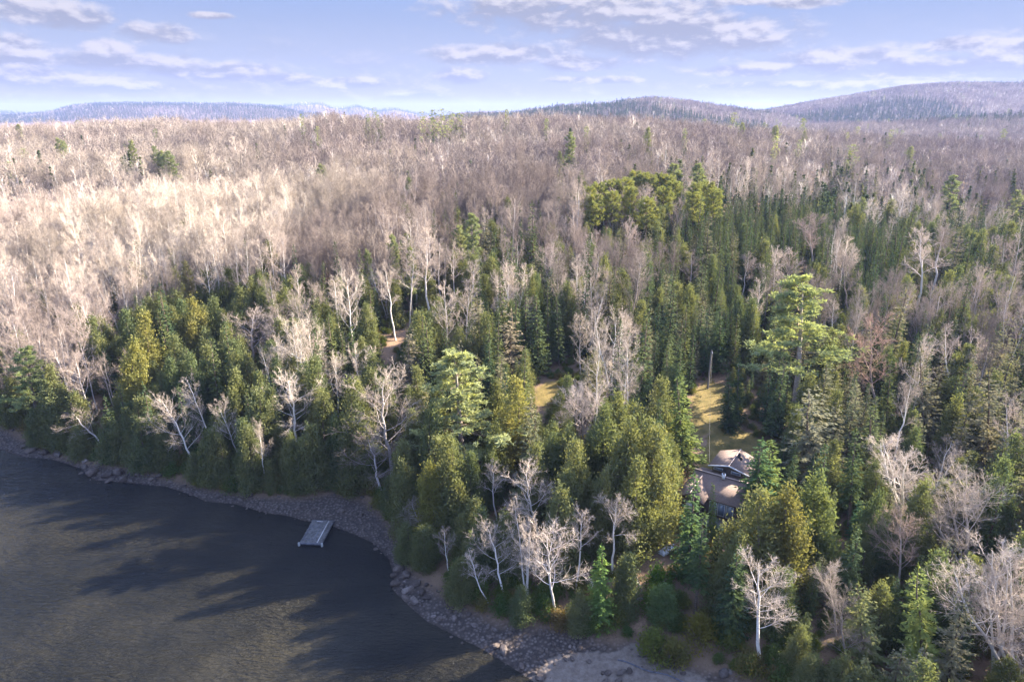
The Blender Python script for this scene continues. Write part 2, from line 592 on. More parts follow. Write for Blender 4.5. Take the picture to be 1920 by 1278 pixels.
def spruce_crown(rg, H, Rm, low=0.08, step=0.34, nb=7, sz=1.0, droop=0.35, gap=0.0, power=0.85):
    """whorls of drooping boughs, each a spine with side sprays"""
    mb = MB()
    zs = np.arange(H * low, H * 0.985, step * sz)
    Cs, Ds, Ss, Ls, Ws = [], [], [], [], []
    T0, T1 = [], []
    for z in zs:
        f = 1 - z / H
        k = max(3, int(nb * (0.55 + 0.6 * f)))
        a0 = rg.uniform(0, 6.28)
        for j in range(k):
            if rg.uniform() < gap:
                continue
            a = a0 + j * 6.2832 / k + rg.normal() * 0.22
            L = Rm * f ** power * rg.uniform(0.68, 1.12) + 0.12
            nseg = max(1, int(L / (0.27 * sz)))
            s = (np.arange(nseg) + rg.uniform(0.3, 1.0)) / nseg
            s = s[s <= 1.02]
            zz = z + rg.normal() * 0.1 - droop * L * s + droop * 0.62 * L * s * s + 0.15 * L * (1 - f) * s
            P = np.stack([np.cos(a) * L * s, np.sin(a) * L * s, zz], 1)
            out_ = np.array([math.cos(a), math.sin(a), -droop * 0.5])
            tan = np.array([-math.sin(a), math.cos(a), 0.0])
            w_ = (0.16 + 0.34 * L * (1.05 - s) * 0.75)
            for sgn in (-1, 0, 1):
                D = unit(out_[None] * (0.75 if sgn else 1.0) + tan[None] * 0.8 * sgn + rg.normal(size=(len(s), 3)) * 0.2 + np.array([0, 0, -0.12]))
                ln = np.clip(w_ * 1.3, 0.25, 0.75) * rg.uniform(0.8, 1.25, len(s)) * sz
                Cs.append(P + D * ln[:, None] * 0.42 + rg.normal(size=(len(s), 3)) * 0.05)
                Ds.append(D)
                Ss.append(unit(np.cross(D, np.array([0, 0, 1.0])[None]) + rg.normal(size=(len(s), 3)) * 0.45))
                Ls.append(ln)
                Ws.append(np.full(len(s), 0.2 * sz) * rg.uniform(0.7, 1.3, len(s)))
    mb.diamonds(np.concatenate(Cs), np.concatenate(Ds), np.concatenate(Ss), np.concatenate(Ls), np.concatenate(Ws))
    # the leader
    mb.diamonds(np.array([[0, 0, H * 0.985], [0, 0, H * 0.97]]), np.array([[0, 0, 1.0], [0, 0, 1.0]]),
                np.array([[1.0, 0, 0], [0, 1.0, 0]]), 0.9, 0.16)
    return mb


def pine_crown(rg, H, Rm, low=0.35, limbs=34, tuft=9, round_=False, limbm=1):
    """open plates of tufts on long irregular limbs"""
    mb = MB()
    TC, TO = [], []
    for i in range(limbs):
        t = (i + rg.uniform(0, 1)) / limbs
        z = H * (low + (0.97 - low) * t)
        a = i * 2.4 + rg.normal() * 0.35
        if round_:
            L = Rm * math.sqrt(max(0.05, 1 - (max(0, t - 0.25) / 0.78) ** 2)) * rg.uniform(0.75, 1.1)
            rise = 0.25 + 0.5 * t
        else:
            L = Rm * (1.02 - t ** 1.7) * rg.uniform(0.55, 1.12) * (0.7 + 0.3 * math.sin(t * 9 + 1)) + 0.6
            rise = 0.10 + 0.45 * t + rg.normal() * 0.08
        d = np.array([math.cos(a), math.sin(a), rise])
        p0 = np.array([0, 0, z])
        n = 5
        s = np.linspace(0, 1, n + 1)
        bend = np.stack([d[0] * L * s, d[1] * L * s, rise * L * s * (0.5 + 0.6 * s)], 1) + p0
        mb.tubes(bend[:-1], bend[1:], 0.07 * (1 - s[:-1]) + 0.02, 0.07 * (1 - s[1:]) + 0.015, 3, limbm)
        tan = np.array([-math.sin(a), math.cos(a), 0])
        for q in range(int(3 + L * 2.2)):
            u = rg.uniform(0.28, 1.0)
            c = p0 + np.array([d[0] * L * u, d[1] * L * u, rise * L * u * (0.5 + 0.6 * u)])
            sl = rg.normal() * 0.33 * L * (1.15 - u * 0.6)
            e = c + tan * sl + np.array([d[0], d[1], 0]) * abs(sl) * 0.4 + np.array([0, 0, rg.uniform(0.05, 0.35)])
            mb.tubes([c], [e], 0.02, 0.01, 3, limbm)
            for v in (0.45, 0.75, 1.0):
                TC.append(c + (e - c) * v + rg.normal(size=3) * 0.1)
                TO.append(d)
    TC = np.array(TC)
    k = len(TC)
    C = np.repeat(TC, tuft, 0)
    n = len(C)
    D = unit(rg.normal(size=(n, 3)) * np.array([1, 1, 0.6]) + np.array([0, 0, 0.45]))
    mb.diamonds(C + D * 0.2 + rg.normal(size=(n, 3)) * 0.12, D, side_of(D, rg), rg.uniform(0.35, 0.6, n), rg.uniform(0.09, 0.16, n))
    return mb


def bare_tree(rg, H, spread=0.36, low=0.38, limbs=15, up=0.85, r=0.15, dens=1.0, tw=0.016, stems=1, droop=0.0, levels=3):
    """trunk points and limb, branch, twig segments"""
    tr, tw_ = MB(), MB()
    P0s, P1s, R0s, R1s, LVs = [], [], [], [], []

    def chain(p, d, L, r0, r1, n, wob, lift, lvl):
        pts = [p]
        for i in range(n):
            d = d + rg.normal(size=3) * wob + np.array([0, 0, lift])
            d = d / np.linalg.norm(d)
            p = p + d * L / n
            pts.append(p)
        pts = np.array(pts)
        rr = np.linspace(r0, r1, n + 1)
        P0s.append(pts[:-1])
        P1s.append(pts[1:])
        R0s.append(rr[:-1])
        R1s.append(rr[1:])
        LVs.append(np.full(n, lvl))
        return pts

    def grow(p, d, L, r0, lv):
        n = (5, 4, 2)[min(lv, 2)]
        pts = chain(p, d, L, r0, r0 * 0.35, n, (0.16, 0.2, 0.22)[min(lv, 2)], (0.07 - droop * 0.1, 0.06 - droop * 0.2, 0.03)[min(lv, 2)], lv)
        if lv >= levels - 1:
            return
        kids = int((9, 11, 5)[lv] * dens * (0.6 + 0.5 * L / (H * spread)))
        for j in range(kids):
            u = rg.uniform(0.18, 1.0)
            i = min(int(u * n), n - 1)
            q = pts[i] + (pts[i + 1] - pts[i]) * (u * n - i)
            ax = unit(pts[i + 1] - pts[i])
            sd_ = np.cross(ax, rand_unit(rg, 1)[0])
            sd_ /= max(np.linalg.norm(sd_), 1e-6)
            nd = ax * rg.uniform(0.55, 0.9) + sd_ * rg.uniform(0.5, 0.9) + np.array([0, 0, 0.12])
            nd /= np.linalg.norm(nd)
            LL = L * (0.48, 0.5, 0.5)[lv] * rg.uniform(0.55, 1.1) * (1.25 - 0.6 * u)
            grow(q, nd, LL, max(r0 * 0.42, tw * (1.0, 0.7, 0.7)[lv]), lv + 1)

    trunks = []
    for sidx in range(stems):
        a = rg.uniform(0, 6.28)
        n = 9
        hh = H * (1 if sidx == 0 else rg.uniform(0.75, 0.95))
        t = np.linspace(0, 1, n + 1)
        lean = 0.0 if stems == 1 else rg.uniform(0.12, 0.3)
        wob = np.cumsum(rg.normal(size=(n + 1, 2)) * 0.009 * H, 0)
        wob -= wob[0]
        P = np.stack([wob[:, 0] + math.cos(a) * lean * hh * t, wob[:, 1] + math.sin(a) * lean * hh * t, t * hh * 0.97 - 0.3], 1)
        rad = r * (1 - t) ** 0.75 + 0.018
        tr.tubes(P[:-1], P[1:], rad[:-1], rad[1:], 6)
        trunks.append(P)
        for i in range(limbs):
            u = low + (0.98 - low) * (i + rg.uniform(0, 1)) / limbs
            q = int(min(u * n, n - 1))
            p = P[q] + (P[q + 1] - P[q]) * (u * n - q)
            th = i * 2.4 + rg.normal() * 0.5
            v = (u - low) / (1 - low)
            d = np.array([math.cos(th), math.sin(th), up * (0.6 + 0.9 * v)])
            d /= np.linalg.norm(d)
            L = H * spread * (0.55 + 0.75 * math.sin(math.pi * (0.18 + 0.72 * v))) * rg.uniform(0.6, 1.05) * (1.0 - 0.35 * v)
            grow(p, d, L, r * 0.21 * (1 - 0.55 * v) + 0.010, 0)
    A0, A1, B0, B1, lv_ = map(np.concatenate, (P0s, P1s, R0s, R1s, LVs))
    thick = (B0 + B1) > 0.05
    tw_.tubes(A0[~thick], A1[~thick], B0[~thick], B1[~thick], 3, 0)
    tw_.tubes(A0[thick], A1[thick], B0[thick], B1[thick], 4, 1)
    return tr, tw_


def far_bare(rg, H, Rm, n=260, birch=False):
    """a bare crown at a few hundred metres: trunk, limbs and a dome of thin twigs"""
    mb = MB()
    t = np.linspace(0, 0.9, 5)
    P = np.stack([np.cumsum(rg.normal(size=5) * 0.14), np.cumsum(rg.normal(size=5) * 0.14), t * H - 0.4], 1)
    rad = (0.21 if birch else 0.17) * (1 - t) + 0.03
    mb.tubes(P[:-1], P[1:], rad[:-1], rad[1:], 4, 1)
    lo = 0.55 if birch else 0.38
    k = 14
    th = rg.uniform(0, 6.28, k)
    q = rg.uniform(lo - 0.08, 0.8, k)
    p0 = np.stack([np.interp(q, t, P[:, 0]), np.interp(q, t, P[:, 1]), q * H], 1)
    d = unit(np.stack([np.cos(th), np.sin(th), np.full(k, 1.2) + q], 1))
    p1 = p0 + d * (Rm * rg.uniform(0.9, 1.4, k))[:, None]
    mb.tubes(p0, p1, 0.06, 0.02, 3, 1)
    # twigs gather towards the outside of the dome, in fans
    nf = n // 6
    ph = rg.uniform(0, 6.28, nf)
    ct = rg.uniform(-0.35, 1, nf)
    st = np.sqrt(1 - ct * ct)
    u = rg.uniform(0.55, 1.0, nf)
    half = H * (1 - lo) * (0.62 if birch else 0.55)
    zc = H - half
    C = np.stack([Rm * u * st * np.cos(ph), Rm * u * st * np.sin(ph), zc + half * u * ct], 1)
    O = np.stack([st * np.cos(ph), st * np.sin(ph), 0.9 + 0.5 * ct], 1)
    C = np.repeat(C, 6, 0) + rg.normal(size=(nf * 6, 3)) * 0.30
    D = unit(np.repeat(O, 6, 0) + rg.normal(size=(nf * 6, 3)) * 0.40)
    C[:, 2] = np.minimum(C[:, 2], H - 0.2)
    m_ = len(C)
    mb.diamonds(C, D, side_of(D, rg), rg.uniform(0.6, 1.2, m_), rg.uniform(0.045, 0.085, m_), 0)
    return mb


def far_conifer(rg, H, Rm, n=170, pine=False):
    mb = MB()
    if pine:
        t = rg.uniform(0.35, 1, n)
        prof = np.sqrt(np.clip(1 - ((t - 0.5) / 0.52) ** 2, 0.02, 1)) * (0.7 + 0.3 * np.sin(t * 22))
    else:
        t = rg.uniform(0.05, 1, n) ** 1.2
        prof = (1 - t) ** 0.85
    th = rg.uniform(0, 6.28, n)
    rr = Rm * prof * rg.uniform(0.35, 1.0, n)
    C = np.stack([rr * np.cos(th), rr * np.sin(th), H * t], 1)
    D = unit(np.stack([np.cos(th), np.sin(th), np.full(n, -0.25 if not pine else 0.3)], 1) + rg.normal(size=(n, 3)) * 0.3)
    S = unit(np.cross(D, np.array([[0, 0, 1.0]])) + rg.normal(size=(n, 3)) * 0.35)
    mb.diamonds(C, D, S, rg.uniform(0.8, 1.5, n), rg.uniform(0.45, 0.8, n), 0)
    mb.tubes([[0, 0, -0.4]], [[0, 0, H * 0.97]], 0.16, 0.03, 3, 1)
    mb.diamonds(np.array([[0, 0, H * 0.97]]), np.array([[0, 0, 1.0]]), np.array([[1.0, 0, 0]]), 1.2, 0.25, 0)
    return mb


# species library: near variants are (trunk mesh, crown mesh, nominal height)
LIB = {}


def add_var(sp, trunk, crown, H, crown_mats, trunk_mat):
    tm = trunk.mesh(sp + '_trunk', [M[trunk_mat]], True)
    cm = crown.mesh(sp + '_crown', [M[x] for x in crown_mats])
    LIB.setdefault(sp, []).append((tm, cm, H))


for i in range(6):
    rg = np.random.default_rng(100 + i)
    H = 11.0
    tr, P, _ = trunk_mesh(rg, H, 0.17, 0.25, 0.9)
    add_var('cedar_tree', tr, cedar_crown(rg, H, (2.3, 2.7, 2.1, 3.0, 2.4, 2.6)[i], (360, 410, 330, 450, 370, 400)[i], 30, (5, 8, 4, 9, 6, 7)[i]), H, ['cedar'], 'darkbark')
for i in range(6):
    rg = np.random.default_rng(200 + i)
    H = 13.0
    tr, P, _ = trunk_mesh(rg, H, 0.16, 0.08, 0.99)
    add_var('spruce_tree', tr, spruce_crown(rg, H, (1.35, 1.7, 1.15, 2.1, 1.45, 1.85)[i], (0.05, 0.12, 0.06, 0.04, 0.30, 0.08)[i], 0.33, 7, droop=(0.35, 0.45, 0.3, 0.4, 0.5, 0.35)[i]), H, ['spruce'], 'darkbark')
for i in range(5):
    rg = np.random.default_rng(300 + i)
    H = 13.0
    tr, P, _ = trunk_mesh(rg, H, 0.16, 0.15, 0.98)
    add_var('fir_tree', tr, spruce_crown(rg, H, (2.2, 2.5, 1.9, 2.7, 2.3)[i], 0.12, 0.42, 6, droop=0.15, gap=0.16, power=0.65), H, ['fir'], 'darkbark')
for i in range(4):
    rg = np.random.default_rng(400 + i)
    H = 20.0
    tr, P, _ = trunk_mesh(rg, H, 0.30, 0.06, 0.97)
    add_var('white_pine', tr, pine_crown(rg, H, (4.6, 4.0, 5.0, 3.6)[i], (0.30, 0.4, 0.35, 0.25)[i], 46, 10), H, ['pine', 'darkbark'], 'greybark')
for i in range(3):
    rg = np.random.default_rng(450 + i)
    H = 17.0
    tr, P, _ = trunk_mesh(rg, H, 0.18, 0.05, 0.96)
    add_var('red_pine', tr, pine_crown(rg, H, 2.9, 0.50, 40, 8, True), H, ['redpine', 'darkbark'], 'darkbark')
for i in range(7):
    rg = np.random.default_rng(500 + i)
    H = 14.0
    tr, tw = bare_tree(rg, H, (0.30, 0.34, 0.26, 0.38, 0.30, 0.33, 0.28)[i], (0.35, 0.45, 0.5, 0.3, 0.4, 0.35, 0.5)[i], (14, 13, 12, 16, 13, 9, 13)[i],
                       (0.75, 0.9, 1.2, 0.7, 0.9, 0.9, 1.3)[i], 0.16, 1.5, 0.013, (1, 1, 1, 1, 2, 3, 1)[i])
    add_var('birch_tree', tr, tw, H, ['birchtwig', 'birch'], 'birch')
for i in range(6):
    rg = np.random.default_rng(600 + i)
    H = 14.0
    tr, tw = bare_tree(rg, H, (0.36, 0.33, 0.40, 0.35, 0.30, 0.38)[i], (0.28, 0.4, 0.25, 0.3, 0.45, 0.3)[i], (16, 15, 14, 16, 15, 10)[i],
                       (1.1, 1.3, 0.9, 1.2, 1.5, 1.1)[i], 0.16, 1.6, 0.013, (1, 1, 2, 1, 1, 3)[i])
    add_var('bare_hardwood', tr, tw, H, ['greytwig', 'greybark'], 'greybark')
for i in range(4):
    rg = np.random.default_rng(700 + i)
    mb = MB()
    th = rg.uniform(0, 6.28, 9)
    p0 = np.zeros((9, 3))
    p1 = np.stack([np.cos(th) * 0.8, np.sin(th) * 0.8, rg.uniform(0.9, 1.9, 9)], 1)
    mb.tubes(p0, p1, 0.04, 0.012, 4)
    add_var('shrub', mb, cedar_crown(rg, 2.4, 1.5, 90, 24, 5, 0.02, 0.75), 2.4, ['shrub'], 'darkbark')

# single-mesh variants for the far trees: (mesh, nominal height)
FAR = {'bare_hardwood': [], 'birch_tree': [], 'spruce_tree': [], 'cedar_tree': [], 'fir_tree': [], 'white_pine': []}
for i in range(5):
    rg = np.random.default_rng(800 + i)
    FAR['bare_hardwood'].append((far_bare(rg, 14, (3.9, 3.3, 4.4, 3.6, 3.0)[i], (470, 400, 560, 440, 360)[i]).mesh('bare_hardwood', [M['greytwig'], M['greybark']]), 14))
for i in range(4):
    rg = np.random.default_rng(820 + i)
    FAR['birch_tree'].append((far_bare(rg, 14, (2.0, 1.7, 2.4, 1.9)[i], 230, True).mesh('birch_tree', [M['birchtwig'], M['birch']]), 14))
for i in range(3):
    rg = np.random.default_rng(840 + i)
    FAR['spruce_tree'].append((far_conifer(rg, 13, (1.6, 2.0, 1.8)[i]).mesh('spruce_tree', [M['spruce'], M['darkbark']]), 13))
    FAR['cedar_tree'].append((far_conifer(rg, 11, (2.0, 2.4, 2.2)[i], 220).mesh('cedar_tree', [M['cedar'], M['darkbark']]), 11))
    FAR['fir_tree'].append((far_conifer(rg, 13, (2.3, 2.5, 2.1)[i], 190).mesh('fir_tree', [M['fir'], M['darkbark']]), 13))
    FAR['white_pine'].append((far_conifer(rg, 20, (4.2, 3.6, 4.6)[i], 260, True).mesh('white_pine', [M['pine'], M['darkbark']]), 20))
# ---------------------------------------------------------------- ground, water
def axis(lo, fine0, fine1, hi, step, grow):
    a = list(np.arange(fine0, fine1 + 1e-6, step))
    s, v = step, fine1
    while v < hi:
        s = min(s * grow, 90)
        v += s
        a.append(v)
    s, v = step, fine0
    pre = []
    while v > lo:
        s = min(s * grow, 90)
        v -= s
        pre.append(v)
    return np.array(pre[::-1] + a)


gx = axis(-9000, -120, 130, 9000, 1.0, 1.045)
gy = axis(-400, 30, 200, 9600, 1.0, 1.035)
GX, GY = np.meshgrid(gx, gy)
GZ = height(GX.ravel(), GY.ravel())
nx, ny = len(gx), len(gy)
ii = np.arange(nx * ny).reshape(ny, nx)
Q = np.stack([ii[:-1, :-1], ii[:-1, 1:], ii[1:, 1:], ii[1:, :-1]], -1).reshape(-1, 4)
gmb = MB()
gmb.quads(np.stack([GX.ravel(), GY.ravel(), GZ], 1), Q)


def gpoly(pts):
    return np.array([tuple(ground_at(*p).xy) for p in pts])


LAWN = [gpoly([(1290, 960), (1250, 940), (1262, 900), (1290, 830), (1292, 765), (1305, 730), (1345, 700), (1360, 720), (1362, 770), (1385, 800), (1440, 832), (1450, 872), (1420, 950), (1360, 990)]),
        gpoly([(1002, 735), (1028, 714), (1050, 716), (1047, 748), (1022, 768), (1006, 760)])]
TRACK = [gpoly([(1235, 975), (1262, 905), (1292, 835), (1330, 810), (1318, 850), (1290, 930), (1268, 980)]),
         gpoly([(690, 710), (706, 670), (742, 630), (772, 605), (815, 598), (820, 606), (775, 630), (735, 665), (712, 712)]),
         gpoly([(1180, 1130), (1200, 1060), (1235, 985), (1265, 985), (1270, 1020), (1240, 1060), (1215, 1130), (1210, 1190), (1180, 1190)]),
         gpoly([(1340, 720), (1330, 690), (1380, 655), (1440, 640), (1440, 652), (1385, 675), (1362, 720)])]
SAND = [gpoly([(1020, 1400), (985, 1278), (1030, 1235), (1100, 1222), (1160, 1222), (1180, 1205), (1205, 1212), (1225, 1240), (1300, 1262), (1400, 1300), (1400, 1400)])]
fx, fy = GX.ravel(), GY.ravel()
near = (np.abs(fx) < 300) & (fy < 420)


def soft_mask(polys, blur):
    m = np.zeros(len(fx))
    idx = np.nonzero(near)[0]
    for P in polys:
        C = np.vstack([P, P[:1]])
        dd = dist_line(C, fx[idx], fy[idx])
        ins = inside(P, fx[idx], fy[idx])
        v = np.clip(0.5 + np.where(ins, dd, -dd) / blur, 0, 1)
        m[idx] = np.maximum(m[idx], v)
    return m


ground = gmb.build('ground', [])
ground['kind'] = 'structure'
ground['label'] = 'brown forest floor, golden grass clearing and stony bank'
sdist = shore_d(fx, fy)
vedge = dist_line(np.array(VEG), fx, fy) * np.where(inside(WOODED, fx, fy), 1, -1)
for nm, arr in (('lawn', soft_mask(LAWN, 3.0)), ('track', soft_mask(TRACK, 2.5)), ('sand', soft_mask(SAND, 2.5)),
                ('bank', np.clip(0.5 - vedge / 1.5, 0, 1)), ('shoredist', sdist)):
    at = ground.data.attributes.new(nm, 'FLOAT', 'POINT')
    at.data.foreach_set('value', arr.astype(np.float32))
ground.data.polygons.foreach_set('use_smooth', np.ones(len(ground.data.polygons), bool))

m, t, o = mat('ground_surface')
tc = t.add('ShaderNodeTexCoord')


def attr(t, nm):
    a = t.add('ShaderNodeAttribute', attribute_name=nm)
    return a.outputs['Fac']


P_ = tc.outputs['Object']
n_big = t.noise(P_, 0.05, 4)
n_mid = t.noise(P_, 0.45, 5, 0.65)
n_fin = t.noise(P_, 4.0, 6, 0.75)
litter = t.ramp(n_mid, [(0.3, (0.065, 0.042, 0.025)), (0.5, (0.15, 0.10, 0.065)), (0.7, (0.20, 0.135, 0.085))])
litter = t.mix(t.smooth(n_fin, 0.35, 0.7), litter, (0.24, 0.15, 0.09, 1))
litter = t.mix(t.math('MULTIPLY', t.smooth(n_fin, 0.52, 0.6), 0.5), litter, (0.05, 0.055, 0.02, 1))
grass = t.ramp(n_mid, [(0.3, (0.075, 0.062, 0.020)), (0.5, (0.175, 0.122, 0.040)), (0.68, (0.26, 0.18, 0.062))])
grass = t.mix(t.math('MULTIPLY', t.smooth(n_fin, 0.45, 0.62), 0.55), grass, (0.085, 0.095, 0.025, 1))
track = t.mix(t.smooth(n_fin, 0.35, 0.65), (0.17, 0.105, 0.065, 1), (0.31, 0.20, 0.12, 1))
vor = t.add('ShaderNodeTexVoronoi')
t.l.new(P_, vor.inputs['Vector'])
vor.inputs['Scale'].default_value = 2.4
vor.inputs['Randomness'].default_value = 1.0
stone = t.mix(t.smooth(vor.outputs['Distance'], 0.1, 0.6), (0.15, 0.122, 0.104, 1), (0.04, 0.033, 0.028, 1))
vc = t.add('ShaderNodeSeparateColor')
t.l.new(vor.outputs['Color'], vc.inputs[0])
stone = t.mix(t.math('MULTIPLY', vc.outputs[0], 0.5), stone, (0.09, 0.068, 0.056, 1))
sandc = t.mix(t.smooth(t.noise(P_, 1.3, 8, 0.8), 0.35, 0.65), (0.125, 0.096, 0.074, 1), (0.20, 0.162, 0.130, 1))
c = t.mix(t.smooth(t.math('ADD', attr(t, 'lawn'), t.math('MULTIPLY', t.math('SUBTRACT', n_mid, 0.5), 1.2)), 0.35, 0.65), litter, grass)
c = t.mix(t.smooth(t.math('ADD', attr(t, 'track'), t.math('MULTIPLY', t.math('SUBTRACT', n_mid, 0.5), 1.2)), 0.35, 0.65), c, track)
c = t.mix(attr(t, 'bank'), c, stone)
c = t.mix(t.smooth(t.math('ADD', attr(t, 'sand'), t.math('MULTIPLY', t.math('SUBTRACT', n_mid, 0.5), 0.8)), 0.4, 0.6), c, sandc)
# wet, peat-stained below the waterline
sdn = attr(t, 'shoredist')
c = t.mix(t.smooth(sdn, 0.5, -0.3), c, t.mix(1.0, c, (0.42, 0.36, 0.30, 1), 'MULTIPLY'))
hh = t.math('ADD', t.math('MULTIPLY', n_fin, 0.5), t.math('MULTIPLY', vor.outputs['Distance'], t.math('MULTIPLY', attr(t, 'bank'), -0.8)))
principled(t, o, c, 0.9, 0.15, bump(t, hh, 0.7, 0.25))
ground.data.materials.append(m)

mb = MB()
wx = np.array([-9000, -400, -120, -60, 0, 60, 140.0])
wy = np.array([-400, 0, 60, 120, 200.0])
WX, WY = np.meshgrid(wx, wy)
jj = np.arange(WX.size).reshape(WX.shape)
mb.quads(np.stack([WX.ravel(), WY.ravel(), np.zeros(WX.size)], 1), np.stack([jj[:-1, :-1], jj[:-1, 1:], jj[1:, 1:], jj[1:, :-1]], -1).reshape(-1, 4))
water = mb.build('water', [])
water['kind'] = 'structure'
water['label'] = 'dark rippled lake water'
m, t, o = mat('lake_water')
tc = t.add('ShaderNodeTexCoord')
mp = t.add('ShaderNodeMapping')
mp.inputs['Rotation'].default_value = (0, 0, R(-8))
mp.inputs['Scale'].default_value = (0.55, 1.5, 1)
t.l.new(tc.outputs['Object'], mp.inputs[0])
w1 = t.noise(mp.outputs[0], 2.0, 3, 0.6, 0.4)
w2 = t.noise(mp.outputs[0], 0.55, 3, 0.5, 0.3)
gust = t.math('MULTIPLY_ADD', t.smooth(t.noise(tc.outputs['Object'], 0.035, 3, 0.5, 0.6), 0.35, 0.65), 0.75, 0.45)
hgt = t.math('MULTIPLY', t.math('ADD', w1, t.math('MULTIPLY', w2, 1.2)), gust)
nb = bump(t, hgt, 1.0, 0.5)
patch_ = t.noise(tc.outputs['Object'], 0.06, 3)
body_c = t.mix(t.smooth(patch_, 0.35, 0.7), (0.010, 0.0100, 0.008, 1), (0.027, 0.0240, 0.016, 1))
b = principled(t, o, body_c, 0.06, 0.5, nb)
b.inputs['IOR'].default_value = 1.33
b.inputs['Specular IOR Level'].default_value = 0.32
water.data.materials.append(m)

# ---------------------------------------------------------------- clearings that must stay in sight
KEEP = [([(1268, 935), (1300, 880), (1322, 840), (1412, 838), (1400, 870), (1380, 925), (1370, 950), (1345, 968), (1338, 950), (1300, 935)], 200),
        ([(1290, 838), (1292, 770), (1302, 740), (1345, 708), (1356, 730), (1352, 785), (1400, 800), (1450, 825), (1455, 850), (1420, 850), (1410, 838), (1322, 838), (1285, 900)], 200),
        ([(1000, 738), (1020, 712), (1042, 712), (1040, 745), (1012, 770)], 300),
        ([(700, 690), (722, 655), (748, 620), (782, 606), (790, 610), (748, 640), (716, 690)], 300),
        ([(1182, 1130), (1195, 1060), (1235, 1000), (1262, 990), (1268, 1020), (1238, 1050), (1210, 1085), (1205, 1130)], 200),
        ([(1215, 1075), (1300, 1130), (1320, 1225), (1240, 1235), (1205, 1190)], 200)]

